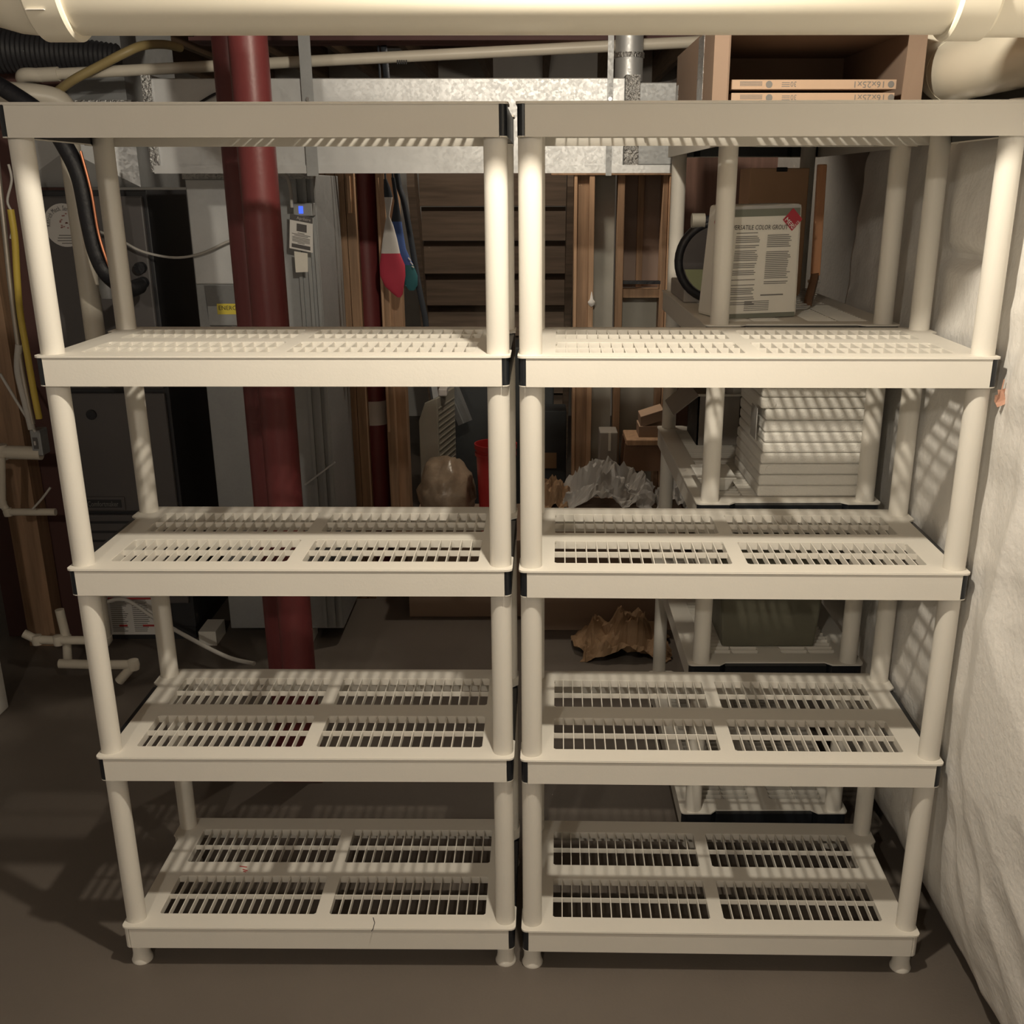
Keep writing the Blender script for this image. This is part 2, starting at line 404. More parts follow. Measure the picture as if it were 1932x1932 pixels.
# left coupling and elbow turning back
mb = MB(); n = 9
mb.tube([(xl, PY, PZ), (xl - .004, PY, PZ), (xl - .055, PY, PZ), (xl - .06, PY, PZ)], [PR + .006, PR + .0095, PR + .0095, PR + .004], 64); mb.build('coupling', M['pvc'], t, True)
path = [(xl - .05, PY, PZ)] + [(xl - .055 - math.sin(a) * .15, PY, PZ + .15 - math.cos(a) * .15) for a in [PI / 2 * k / n for k in range(n + 1)]] + [(xl - .205, PY, PZ + .3)]
MB().tube(path, PR + .001, 48).build('elbow', M['pvc'], t, True)
mb = MB(); mb.box((xl - .052, PY - PR * .82 - .012, PZ - PR * .62 - .004), (xl - .024, PY - PR * .8, PZ - PR * .62 - .003)); mb.build('mould_line', M['white'], t)
# right coupling and fitting
mb = MB(); mb.tube([(xr, PY, PZ), (xr + .004, PY, PZ), (xr + .06, PY, PZ), (xr + .066, PY, PZ)], [PR + .006, PR + .0095, PR + .0095, PR + .004], 64); mb.build('coupling', M['pvc'], t, True)
MB().tube([(xr + .06, PY, PZ), (xr + .24, PY, PZ)], PR + .004, 64).build('tee', M['pvc'], t, True)
MB().tube([(xr + .105, PY - PR + .0, PZ + .045), (xr + .105, PY - PR - .004, PZ + .045)], .014, 20).build('cast_mark', M['pvc'], t, True)

# pipe along the right wall
p2 = at(1792, 136, .62); X2, Z2 = p2.x, p2.z
t = thing('drain_pipe', 'cream plastic pipe running back along the right wall below the overhead pipe', 'pipe', (X2, .5, Z2))
MB().tube([(X2, -1.2, Z2), (X2, .62, Z2)], .066, 48).build('pipe', M['pvc'], t, True)
MB().tube([(X2, .58, Z2), (X2, .63, Z2 + .005), (X2, .68, Z2 + .03), (X2, .70, Z2 + .1)], .067, 40).build('elbow', M['pvc'], t, True)

# ------------------------------------------------------------------ red steel posts
def steel_post(X, Y, r, label, top=2.44):
    t = thing('steel_post', label, 'post', (X, Y, 0), 'red steel posts')
    MB().tube([(X, Y, .012), (X, Y, top)], r, 40).build('column', M['red'], t, True)
    MB().box((X - r - .012, Y - r - .012, 0), (X + r + .012, Y + r + .012, .012)).build('base_plate', M['red'], t)
    MB().box((X - r - .012, Y - r - .012, top), (X + r + .012, Y + r + .012, top + .025)).build('cap_plate', M['red'], t)
    return t
steel_post(-.696, .91, .0495, 'red steel post standing behind the left shelving unit')
steel_post(-.792, 1.12, .052, 'dark shaded red steel post tucked behind the nearest red post')
p = at(692, 500, 2.55)
t = steel_post(p.x, 2.55, .06, 'far red steel post standing among the wooden studs', 2.0)
a, b = at(697, 758, 2.49), at(727, 803, 2.49)
MB().tube([(p.x, 2.55, b.z), (p.x, 2.55, a.z)], .063, 32).build('paper_sleeve', M['whitec'], t, True)

# ------------------------------------------------------------------ trunk duct with straps
DY = 1.55
dx0, dx1 = at(283, 230, DY).x, at(1288, 230, DY).x; dz0, dz1 = 1.797, 2.062
t = thing('trunk_duct', 'long galvanized sheet metal duct hanging behind the tops of the shelving', 'duct', ((dx0 + dx1) / 2, DY, dz0))
cuts = [dx0, at(576, 230, DY).x, at(1178, 230, DY).x, dx1]
for i, (a, b) in enumerate(zip(cuts[:-1], cuts[1:])):
    sm = .0 if i < 2 else .012
    mb = MB(); e = .006; c = ((a + b) / 2, DY - .004 + sm, (dz0 + dz1) / 2)
    mb.box((a, DY + sm, dz0 + sm), (b, DY + .42, dz1 - sm))
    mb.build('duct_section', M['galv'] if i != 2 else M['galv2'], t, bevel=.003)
for q, wd in ((286, .03), (1192, .045), (1289, .03)):
    X = at(q, 230, DY).x
    MB().box((X - wd / 2, DY - .010, dz0 - .008), (X + wd / 2, DY + .43, dz1 + .008)).build('seam_cleat', M['cleat'], t)
MB().box((dx0, DY - .012, dz0 - .012), (dx1, DY + .0, dz0 + .012)).build('bottom_flange', M['galv'], t)
for q, wd in ((577, .036), (1152, .018)):
    X = at(q, 130, DY - .02).x
    tt = thing('hanger_strap', 'wide metal hanger strap holding the duct behind the left unit' if q < 800 else 'narrow metal hanger strap holding the duct behind the right unit', 'strap', (X, DY - .02, dz0))
    MB().box((X - wd / 2, DY - .019, dz0 - .02), (X + wd / 2, DY - .016, 2.47)).build('strap', M['galv2'], tt)
    MB().tube([(X, DY - .019, 2.0), (X, DY - .026, 2.0)], .006, 10).build('screw', M['steel'], tt, True)
# round branch and foil on the duct's top
p = at(1187, 100, 1.7)
t = thing('round_branch_duct', 'short shiny round duct standing on the long duct', 'duct', (p.x, 1.7, dz1))
MB().tube([(p.x, 1.7, dz1), (p.x, 1.7, 2.3)], .045, 28).build('collar', M['galv'], t, True)
MB().tube([(p.x, 1.7, dz1 + .07), (p.x, 1.7, dz1 + .085)], .049, 28).build('bead', M['cleat'], t, True)

# small PVC line above the duct
a, b = at(62, 142, 1.75), at(1330, 78, 1.75)
t = thing('condensate_pipe', 'thin white plastic pipe running above the galvanized duct', 'pipe', a)
MB().tube([a, b], .0175, 20).build('pipe', M['pvc2'], t, True)
d = (b - a).normalized()
MB().tube([a + d * .02, a + d * .085], .022, 20).build('coupling', M['pvc2'], t, True)
c = at(757, 117, 1.73)
mb = MB()
for k in range(5): mb.box((c.x - .014 + k * .007, 1.7315, c.z - .006), (c.x - .010 + k * .007, 1.7335, c.z + .006))
mb.build('print', M['ink'], t)
MB().tube(smoothpath([a + Vector((.03, 0, 0)), a + Vector((-.03, 0, 0)), a + Vector((-.05, .05, -.02)), a + Vector((-.05, .13, -.03))]), .0215, 18).build('elbow', M['pvc2'], t, True)

# steel beam at the back
zb = 2.235
t = thing('steel_beam', 'dark red steel beam under the joists behind the duct', 'beam', (0, 2.2, zb))
MB().box((-1.2, 2.12, zb), (1.05, 2.28, zb + .012)).build('lower_flange', M['redbeam'], t)
MB().box((-1.2, 2.196, zb), (1.05, 2.204, zb + .28)).build('web', M['redbeam'], t)
MB().box((-1.2, 2.12, zb + .28), (1.05, 2.28, zb + .292)).build('upper_flange', M['redbeam'], t)

# ------------------------------------------------------------------ furnace
FY = 1.95; fx0, fx1, fz = -1.80, -1.352, 1.735
t = thing('furnace', 'dark grey furnace cabinet with a round white service sticker', 'furnace', (fx0, FY, 0))
MB().box((fx0, FY, .06), (fx1, 2.68, fz)).build('cabinet', M['furnd'], t, bevel=.004)  # cabinet made near black to carry the shade on its side
MB().box((fx0 + .01, FY + .02, 0), (fx1 - .01, 2.66, .06)).build('plinth', M['furnd'], t)
def door(z0, z1, name='door'): return MB().box((fx0 + .012, FY - .022, z0), (fx1 - .012, FY, z1)).build(name, M['furn'], t, bevel=.006)
zA = at(200, 738, FY).z; zB = at(200, 966, FY).z
d0 = door(zA + .012, fz - .02, 'coil_door'); d1 = door(zB + .008, zA - .004, 'upper_door'); d2 = door(.17, zB - .006, 'lower_door')
# louvre lines on the lower door
for yy in (985, 1003, 1020):
    z = at(200, yy, FY - .02).z; MB().box((fx0 + .06, FY - .027, z - .004), (fx1 - .05, FY - .02, z + .004)).build('louvre', M['furnd'], d2)
a, b = at(158, 938, FY - .03), at(237, 963, FY - .03)
bd = MB().box((a.x, FY - .03, b.z), (b.x, FY - .02, a.z)).build('badge', M['furn'], t, bevel=.003)
MB().box((a.x + .008, FY - .032, b.z + .012), (b.x - .012, FY - .029, a.z - .010)).build('badge_plate', M['furnd'], bd)
mb = MB(); sz = .03; mb.text('Comfortmaker', (a.x + .012, FY - .0325, (a.z + b.z) / 2 - .010), (1, 0, 0), (0, 0, 1), sz, (b.x - a.x - .036) / twidth('Comfortmaker', sz)); mb.build('lettering', M['greyink'], bd)
c = at(173, 782, FY - .022); MB().tube([(c.x, FY - .02, c.z), (c.x, FY - .03, c.z)], .019, 24).build('sight_port', M['black'], t, True)
# round sticker
c = at(122, 425, FY - .024); R = .074
st = MB().tube([(c.x, FY - .022, c.z), (c.x, FY - .0245, c.z)], R, 48).build('sticker', M['white'], t)
mb = MB(); txt = 'Kenrich Mech. Serv'; sz = .024; rr_ = R - .018
ws = [twidth(ch, sz) + .003 if ch != ' ' else .009 for ch in txt]; kx = 2.15 * rr_ / sum(ws); th = PI * 1.03
for ch, wch in zip(txt, ws):
    da = wch * kx / rr_; rad = Vector((math.cos(th - da / 2), 0, math.sin(th - da / 2))); tan = Vector((rad.z, 0, -rad.x))
    if ch != ' ': mb.text(ch, Vector((c.x, FY - .0262, c.z)) + rad * (rr_ - .006) - tan * (wch - .003) * kx / 2, tan, rad, sz, kx)
    th -= da
mb.build('lettering', M['ink'], st)
mb = MB()
for k in range(16):
    xx = c.x - .018 + random.random() * .04; zz = c.z - .015 + random.random() * .055
    mb.box((xx, FY - .0252, zz), (xx + .006, FY - .0245, zz + .004))
mb.build('emblem', mat('faded_pink', (.45, .22, .2), .7), st)
mb = MB()
for k, (wd) in enumerate((.05, .06, .066, .036)): mb.box((c.x - wd / 2, FY - .0252, c.z - .036 - k * .009), (c.x + wd / 2, FY - .0245, c.z - .033 - k * .009))
mb.build('print', M['greyink'], st)
# warning label
a, b = at(200, 1120, FY - .024), at(296, 1197, FY - .024)
lb = MB().box((a.x, FY - .0245, b.z), (b.x, FY - .021, a.z)).build('warning_label', M['white'], t)
mb = MB(); mr = MB(); hh = a.z - b.z; ww = b.x - a.x
for k in range(18):
    zz = b.z + hh * (.08 + .85 * k / 18)
    for cc in (0.05, .53):
        mb.box((a.x + ww * cc, FY - .0252, zz), (a.x + ww * (cc + .38 * (0.7 + .3 * random.random())), FY - .0244, zz + hh * .018))
for zz, xa, xb in ((.86, .02, .98), (.2, .2, .38), (.2, .72, .98)): mr.box((a.x + ww * xa, FY - .0256, b.z + hh * zz), (a.x + ww * xb, FY - .0244, b.z + hh * (zz + .045)))
mb.build('print', M['greyink'], lb); mr.build('red_print', M['redink'], lb)
for q in ((266, 505), (270, 533)):
    c = at(*q, FY - .03); MB().tube([(c.x, FY - .02, c.z), (c.x, FY - .05, c.z)], .02, 20).build('knob', M['black'], t, True)

# plenum on the furnace, cross-broken sheet
t = thing('plenum', 'galvanized plenum with crossed creases on top of the furnace', 'duct', (fx0, FY + .03, fz))
px0, px1, pz0, pz1 = fx0 - .03, at(260, 320, FY + .03).x, fz + .01, 1.99; yy = FY + .03
MB().box((px0, yy + .012, pz0), (px1, 2.6, pz1)).build('box', M['galv2'], t)
c = ((px0 + px1) / 2, yy - .05, (pz0 + pz1) / 2)
MB().add([(px0, yy + .011, pz0), (px1, yy + .011, pz0), (px1, yy + .011, pz1), (px0, yy + .011, pz1), c], [(0, 1, 4), (1, 2, 4), (2, 3, 4), (3, 0, 4)]).build('creased_front', M['galv'], t)
MB().box((px0 - .01, yy - .014, pz1), (px1 + .01, 2.6, pz1 + .04)).build('collar', M['cleat'], t)
MB().box((px0 + .02, yy + .03, pz1 + .04), (px1 - .02, 2.58, 2.46)).build('riser', M['galv2'], t)

# ------------------------------------------------------------------ return-air drop with humidifier
RY = 1.93
rx0, rx1 = at(355, 400, RY).x, at(608, 560, RY).x
t = thing('return_duct', 'tall galvanized return air duct beside the furnace', 'duct', (rx0, RY, 0))
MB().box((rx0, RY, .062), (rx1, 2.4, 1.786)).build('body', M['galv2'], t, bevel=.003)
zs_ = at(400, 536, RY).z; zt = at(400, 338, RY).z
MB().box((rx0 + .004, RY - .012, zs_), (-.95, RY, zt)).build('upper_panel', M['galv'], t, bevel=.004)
MB().box((rx0 - .004, RY - .016, zt), (rx1, RY, zt + .035)).build('flange', M['cleat'], t)
zl = at(400, 575, RY).z; zm = at(400, 600, RY).z
mb = MB(); ya = RY - .05
mb.add([(rx0 + .03, RY - .002, zs_ - .005), (-.95, RY - .002, zs_ - .005), (-.95, ya, zl), (rx0 + .05, ya, zl), (rx0 + .05, ya, zm - .02), (-.95, ya, zm - .02), (-.95, RY - .002, zm - .03), (rx0 + .04, RY - .002, zm - .03)],
       [(0, 1, 2, 3), (3, 2, 5, 4), (4, 5, 6, 7), (0, 3, 4, 7), (1, 6, 5, 2)]); fd = mb.build('filter_door', M['galv2'], t)
a, b = at(409, 573, ya), at(449, 593, ya)
lb = MB().box((a.x, ya - .002, b.z), (b.x + .02, ya, a.z)).build('energy_label', M['yellow'], fd, label='yellow label lettered ENERGY')
MB().text('ENERGY', (a.x + .005, ya - .0028, (a.z + b.z) / 2 - .003), (1, 0, 0), (0, 0, 1), .021).build('lettering', M['ink'], lb)
c = at(455, 640, RY); st = MB().tube([(c.x, RY - .001, c.z), (c.x, RY - .004, c.z)], .055, 36).build('round_sticker', M['white'], t)
mb = MB()
for k in range(12):
    th = PI * .9 - k * .17; rad = Vector((math.cos(th), 0, math.sin(th))); mb.bar(Vector((c.x, RY - .0046, c.z)) + rad * .036, Vector((c.x, RY - .0046, c.z)) + rad * .05, .005, .001)
mb.build('lettering', M['ink'], st)
for px in (572, 590, 604):
    q = at(px, 560, RY); MB().box((q.x - .006, RY - .014, .07), (q.x + .006, RY, 1.79)).build('standing_seam', M['galv2'], t)
for q in ((405, 700), (430, 1190), (485, 1190)):
    pass
for a_, b_ in (((378, 1184), (412, 1200)), ((560, 1184), (590, 1200))):
    a, b = at(*a_, RY), at(*b_, RY); MB().box((a.x, RY - .03, 0), (b.x, RY + .1, .061)).build('foam_block', M['foam'], t)
# bent panel edge crossing the lower right of the drop
a, b = at(575, 915, RY - .02), at(632, 872, RY - .02)
MB().bar(a, b, .006, .006).build('bent_edge', M['galv'], t)

# humidifier control with its hang tag
hy = RY - .07; a, b = at(552, 383, hy), at(590, 408, hy)
t = thing('humidifier_control', 'small humidifier control with a blue screen on the return duct', 'control', (a.x, hy, b.z))
MB().box((a.x, hy, b.z), (b.x, RY - .013, a.z)).build('case', M['galv2'], t, bevel=.003)
a, b = at(563, 389, hy - .002), at(572, 403, hy - .002)
MB().box((a.x, hy - .002, b.z), (b.x, hy, a.z)).build('screen', M['screen'], t, label='lit blue screen')
a, b, c2, d2_ = at(547, 403, hy - .004), at(590, 411, hy - .004), at(590, 477, hy - .004), at(546, 468, hy - .004)
t = thing('hang_tag', 'white instruction tag with a dark header hanging below the blue screen', 'tag', d2_)
mb = MB()
def slab(mb, q4, dy=.003): return mb.hexa([q4[3] + Vector((0, 0, 0)), q4[2], q4[2] + Vector((0, dy, 0)), q4[3] + Vector((0, dy, 0)), q4[0], q4[1], q4[1] + Vector((0, dy, 0)), q4[0] + Vector((0, dy, 0))])
slab(mb, (a, b, c2, d2_)); mb.build('card', M['white'], t)
def tq(u, v): return (a * (1 - u) + b * u) * (1 - v) + (d2_ * (1 - u) + c2 * u) * v - Vector((0, .001, 0))
def rect(mb, u0, v0, u1, v1): mb.quad(tq(u0, v0), tq(u1, v0), tq(u1, v1), tq(u0, v1))
for nm_, r_ in (('header_print', (0, 0, 1, .17)), ('picture_print', (.3, .24, .74, .46)), ('footer_print', (.1, .84, .9, .95))):
    mb = MB(); rect(mb, *r_); mb.build(nm_, M['furn'], t)
mb = MB(); ux = (b - a).normalized(); uz = (a - d2_).normalized()
mb.text('Aprilaire', tq(.3, .12) - Vector((0, .001, 0)), ux, uz, .014); mb.build('lettering', M['whitec'], t)
mb = MB()
for v, u0, u1 in ((.5, .35, .65), (.54, .1, .9), (.58, .2, .8), (.63, .12, .88), (.67, .12, .88), (.71, .12, .88), (.75, .12, .88), (.79, .35, .65)): rect(mb, u0, v, u1, v + .02)
mb.build('print', M['greyink'], t)
a2, b2, c3, d3 = at(555, 474, hy - .001), at(580, 478, hy - .001), at(581, 513, hy - .001), at(558, 514, hy - .001)
mb = MB(); slab(mb, (a2, b2, c3, d3), .002); tag(mb.build('paper_slip', M['bagprint']), 'tan paper slip hanging under the instruction tag', 'paper')
pth = smoothpath([at(520, 326, RY - .06), at(540, 332, RY - .07), at(548, 360, RY - .07), at(551, 392, RY - .075)])
tag(MB().tube(pth, .006, 10).build('control_cable', M['wire'], None, True), 'pale cable looping into the small humidifier control', 'cable')
pth = smoothpath([at(185, 436, FY - .06), at(225, 452, FY - .06), at(270, 475, FY - .06), at(330, 486, RY - .05), at(380, 478, RY - .05), at(432, 455, RY - .05), at(480, 440, RY - .05)])
tag(MB().tube(pth, .0045, 8).build('thermostat_wire', M['wire'], None, True), 'thin white wire sagging between the furnace and the duct', 'cable')
# two dark wires by the post
pth = [at(350, 212, 1.545), at(404, 178, 1.535), at(440, 170, 1.535)]
tag(MB().tube(smoothpath(pth), .004, 8).build('dark_wire', M['black'], None, True), 'dark wire rising past the bright end of the duct', 'cable')

# ------------------------------------------------------------------ refrigerant lines, left pipes
LY = 1.5
pth = smoothpath([at(-60, 128, LY), at(20, 175, LY), at(85, 222, LY), at(128, 285, LY), at(152, 340, LY), at(168, 420, LY), at(183, 480, LY), at(205, 520, LY), at(240, 545, LY + .1), at(262, 540, LY + .3)], 8)
t = thing('refrigerant_line', 'thick black foam insulated pipe curving down in front of the furnace', 'pipe', at(168, 420, LY))
MB().tube(pth, .027, 18).build('foam_sleeve', M['black'], t, True)
pth = smoothpath([at(152, 285, LY - .03), at(172, 360, LY - .03), at(186, 440, LY - .03), at(205, 500, LY - .03), at(222, 535, LY)], 6)
MB().tube(pth, .0045, 8).build('copper_line', M['copper'], t, True)
t = thing('flue_pipe', 'white plastic pipe standing in front of the furnace sticker', 'pipe', at(180, 640, LY + .2))
pv = [at(118, 150, LY + .2), at(132, 290, LY + .2), at(150, 420, LY + .2), at(178, 640, LY + .2)]
X_ = at(170, 560, LY + .22).x
zfl = at(185, 690, LY + .22).z
MB().tube([(X_, LY + .22, zfl), (X_, LY + .22, 1.95)], .034, 24).build('pipe', M['pvc2'], t, True)
MB().tube(smoothpath([(X_, LY + .22, zfl + .02), (X_, LY + .225, zfl - .02), (X_, LY + .25, zfl - .045), (X_, FY - .03, zfl - .05)]), .037, 22).build('elbow', M['pvc2'], t, True)
pe = [Vector((X_, LY + .22, 1.94)), Vector((X_ + .0, LY + .22, 1.99)), Vector((X_ - .05, LY + .2, 2.02)), Vector((X_ - .25, LY + .1, 2.03))]
MB().tube(smoothpath(pe), .036, 22).build('elbow', M['pvc2'], t, True)
c = at(207, 545, LY + .15)
tag(MB().lathe([(0, -.03), (.03, -.03), (.034, 0), (.03, .03), (0, .03)], c, 20).build('pipe_clamp', M['galv2'], None, True), 'grey clamp at the foot of the black foam insulated pipe', 'clamp')
# gas line
pth = smoothpath([at(105, 175, 1.75), at(140, 150, 1.7), at(185, 126, 1.7), at(235, 100, 1.7), at(270, 86, 1.75), at(310, 84, 1.9), at(340, 90, 2.0)], 6)
tag(MB().tube(pth, .014, 14).build('gas_line', M['gas'], None, True), 'yellow flexible gas line rising above the small white pipe', 'pipe')
# silver flex duct above left
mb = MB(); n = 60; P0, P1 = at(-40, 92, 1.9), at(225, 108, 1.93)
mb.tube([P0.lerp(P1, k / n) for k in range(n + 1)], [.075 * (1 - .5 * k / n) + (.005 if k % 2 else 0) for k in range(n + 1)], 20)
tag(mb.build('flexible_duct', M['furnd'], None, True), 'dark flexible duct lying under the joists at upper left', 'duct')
# left studs, cables, switch box
a, b = at(-14, 430, 1.9), at(16, 430, 1.9)
t = tag(MB().box((a.x - .12, 1.9, 0), (at(24, 700, 1.9).x, 1.99, 2.4)).build('wall_stud', M['wood']), 'brown wooden stud at the left edge by the drain pipes', 'stud')
tag(MB().box((a.x - .25, 2.0, 0), (a.x + .28, 2.02, 2.4)).build('wall_board', mat('maroon_board', (.10, .045, .04), .7)), 'dark reddish board behind the stud at the left edge', 'board')
for pts, r, m_, nm, lb in (
    ([(-6, 300), (8, 430), (22, 560), (42, 700), (62, 800)], .0085, 'bx', 'armoured_cable', 'armoured cable running down to the grey switch box'),
    ([(20, 395), (28, 450), (32, 520), (38, 590), (50, 660), (64, 740), (74, 790)], .011, 'yellow2', 'yellow_cable', 'yellow cable beside the armoured cable at the left'),
    ([(0, 705), (30, 755), (58, 800), (66, 815)], .005, 'wire', 'white_cable', 'thin pale wire slanting down to the grey switch box'),
    ([(16, 310), (22, 340), (14, 380), (26, 410), (20, 450)], .004, 'wire', 'white_cable', 'loose pale wire looped beside the upper left pole'),
    ([(36, 650), (34, 700), (48, 760), (60, 810)], .012, 'wire', 'grey_cable', 'grey cable bundled along the armoured cable'),
    ([(95, 920), (80, 940), (62, 960)], .004, 'wire', 'white_cable', 'thin pale wire over the lower drain pipe')):
    tag(MB().tube(smoothpath([at(x_, y_, 1.55) for x_, y_ in pts]), r, 10).build(nm, M[m_], None, True), lb, 'cable')
a, b = at(55, 812, 1.6), at(82, 860, 1.6)
t = thing('switch_box', 'grey metal switch box on the side of the furnace', 'switch box', (a.x, 1.6, b.z))
MB().box((a.x, 1.6, b.z), (b.x, 1.66, a.z)).build('box', M['galv2'], t, bevel=.003)
c = (a + b) / 2; MB().box((c.x - .01, 1.597, c.z - .02), (c.x + .006, 1.6, c.z + .02)).build('switch_plate', M['furn'], t)
MB().box((c.x - .005, 1.592, c.z - .006), (c.x + .001, 1.597, c.z + .008)).build('toggle', M['whitec'], t)
def pipe_run(name, label, px, Y, r, m_='pvc2', smooth=True):
    t = thing(name, label, 'pipe', at(*px[0], Y)); P = [at(*q, Y) for q in px]
    
    for p_, q_ in zip(P[:-1], P[1:]): MB().tube([p_, q_], r, 18).build('pipe', M[m_], t, True)
    for q in P[1:-1]: MB().lathe([(0, -r * 1.25), (r * 1.1, -r * 1.1), (r * 1.3, 0), (r * 1.1, r * 1.1), (0, r * 1.25)], q, 18).build('fitting', M[m_], t, True)
    return t
pipe_run('drain_pipe', 'thick pale drain pipe at the left edge beside the switch box', [(-40, 850), (0, 853), (78, 855)], 1.62, .024)
pipe_run('drain_pipe', 'thinner pale drain pipe bent below the thick one at the left edge', [(3, 862), (4, 950), (15, 966), (105, 966)], 1.6, .013)
pipe_run('condensate_drain', 'white plastic drain tee lying low beside the furnace', [(45, 1195), (70, 1207), (110, 1208), (180, 1208)], 1.55, .016)
pipe_run('condensate_drain', 'white plastic riser joining the low drain tee', [(112, 1150), (126, 1207), (128, 1252)], 1.57, .016)
pipe_run('condensate_drain', 'white plastic drain elbow ending above the floor by the furnace', [(112, 1252), (180, 1254), (252, 1254), (225, 1285)], 1.5, .017)
t = thing('vent_pipe', 'short thick white pipe hanging beside the furnace warning label', 'pipe', at(190, 1210, 1.7))
a, b = at(180, 1090, 1.7), at(195, 1205, 1.7); MB().tube([a, b], .03, 22).build('pipe', M['pvc2'], t, True); MB().lathe([(0, -.03), (.02, -.028), (.033, -.01), (.033, .01), (.0, .02)], b, 22).build('cap', M['pvc2'], t, True)
pth = smoothpath([at(190, 1140, 1.72), at(235, 1131, 1.7), at(290, 1165, 1.7), at(360, 1205, 1.6), at(430, 1240, 1.55), at(480, 1252, 1.5)])
tag(MB().tube(pth, .008, 12).build('clear_hose', M['wire'], None, True), 'thin grey hose drooping past the furnace warning label', 'hose')
a, b = at(40, 940, 2.2), at(110, 1040, 2.2)
t = thing('grey_bin', 'grey plastic bin with a dark lid at the far left', 'bin', (a.x, 2.2, 0))
MB().box((a.x, 2.2, 0), (b.x, 2.5, a.z - .03)).build('body', M['cardgrey'], t, bevel=.01); MB().box((a.x - .02, 2.18, a.z - .03), (b.x + .02, 2.52, a.z)).build('lid', M['furnd'], t, bevel=.006)
q = on(17, 1334, 0)
t = thing('white_cabinet', 'white cabinet corner at the left edge of the floor', 'cabinet', (q.x, q.y, 0))
MB().box((q.x - .5, q.y - .5, .0), (q.x, q.y, .88)).build('body', M['porcelain'], t, bevel=.004)
MB().box((q.x - .52, q.y - .52, .88), (q.x + .01, q.y + .02, .905)).build('top', M['porcelain'], t, bevel=.004)
MB().box((q.x - .48, q.y - .512, .1), (q.x - .02, q.y - .5, .85)).build('door', M['porcelain'], t, bevel=.003)

# ------------------------------------------------------------------ studs and partition at the back
def stud(px, Y, wd, label, m_='wood', z0=0, z1=2.03, dp=.09):
    X = at(*px, Y).x
    return tag(MB().box((X - wd / 2, Y, z0), (X + wd / 2, Y + dp, z1)).build('wall_stud', M[m_], None, bevel=.002), label, 'stud', 'studs at the back of the basement')
X0 = at(609, 560, 2.42).x
ords = ('first', 'second', 'third', 'fourth')
for k in range(4):
    tag(MB().box((X0 + k * .0385, 2.42, 0), (X0 + k * .0385 + .0365, 2.51, 2.03)).build('wall_stud', M['wood'], None, bevel=.002), ords[k] + ' from the left of four wooden studs nailed side by side', 'stud', 'studs at the back of the basement')
stud((738, 800), 2.45, .036, 'wooden stud between the far red post and the hanging bags', 'wood')
stud((757, 800), 2.5, .05, 'wooden stud just right of the far red post', 'wood')
tag(MB().box((at(654, 340, 2.41).x, 2.406, at(660, 402, 2.41).z), (at(660, 340, 2.41).x, 2.4199, at(654, 332, 2.41).z)).build('wood_shim', M['woodpale']), 'pale wood shim beside the four nailed studs', 'wood strip')
tag(MB().box((at(719, 640, 2.33).x, 2.4, at(719, 815, 2.4).z), (at(723, 640, 2.33).x, 2.415, at(719, 335, 2.4).z)).build('wood_lath', M['woodpale']), 'thin pale wood lath beside the far red post', 'wood strip')
YP = 2.6
t = thing('stud_partition', 'open stud partition with brown paper facing behind the right unit', 'partition', at(1180, 800, YP))
for pxs in ((1082, 1088, 'woodpale'), (1088, 1110, 'wood'), (1110, 1120, 'woodpale'), (1163, 1176, 'wood'), (1246, 1256, 'wood'), (1257, 1272, 'woodpale')):  # narrow pale strips put the highlights on the stud edges into colour
    a = at(pxs[0], 500, YP).x; b = at(pxs[1], 500, YP).x
    MB().box((a, YP - (.01 if pxs[2] == 'woodpale' else 0), 0), (b, YP + .09, 2.03)).build('stud', M[pxs[2]], t, bevel=.002)
a, b = at(1040, 318, YP), at(1290, 330, YP); MB().box((a.x, YP - .012, b.z), (b.x, YP + .09, b.z + .05)).build('top_plate', M['wood'], t)
a, b = at(1176, 546, YP), at(1246, 562, YP); MB().box((a.x, YP + .01, b.z), (b.x, YP + .09, a.z)).build('blocking', M['wood'], t)
a, b = at(1176, 530, YP), at(1246, 536, YP); MB().box((a.x, YP, b.z), (b.x, YP + .03, a.z)).build('black_bracket', M['black'], t)
a, b = at(1176, 560, YP), at(1246, 700, YP); MB().box((a.x, YP + .092, 0), (b.x, YP + .11, a.z)).build('drywall_sheet', M['drywall'], t)
a, b = at(1176, 330, YP), at(1246, 545, YP); MB().box((a.x, YP + .092, b.z), (b.x, YP + .11, a.z)).build('paper_facing', M['paperback'], t)
a, b = at(1208, 330, YP), at(1213, 545, YP); MB().box((a.x, YP + .07, b.z), (b.x, YP + .092, a.z)).build('furring_strip', M['wood'], t)
a = at(1120, 330, YP); b = at(1163, 330, YP); MB().box((a.x, YP + .05, 0), (b.x, YP + .07, 2.03)).build('grey_panel', M['drywall'], t)
a = at(1290, 330, YP + .2); b = at(1420, 330, YP + .2)
tag(MB().box((a.x, YP + .2, 0), (b.x + .3, YP + .24, 2.03)).build('plank_wall', mat('brown_planks', (.16, .09, .07), .7, var=.2, grain=(9, 9, .5))), 'dark brown boarding behind the loaded shelving unit', 'boarding')
q = at(1116, 570, YP - .02)
tag(MB().lathe([(0, -.02), (.012, -.012), (.016, 0), (.007, .012), (.002, .04), (0, .045)], q, 10, 1, .5).build('paper_tag', M['white'], None, True), 'scrap of white paper pinned on the right stud', 'paper')

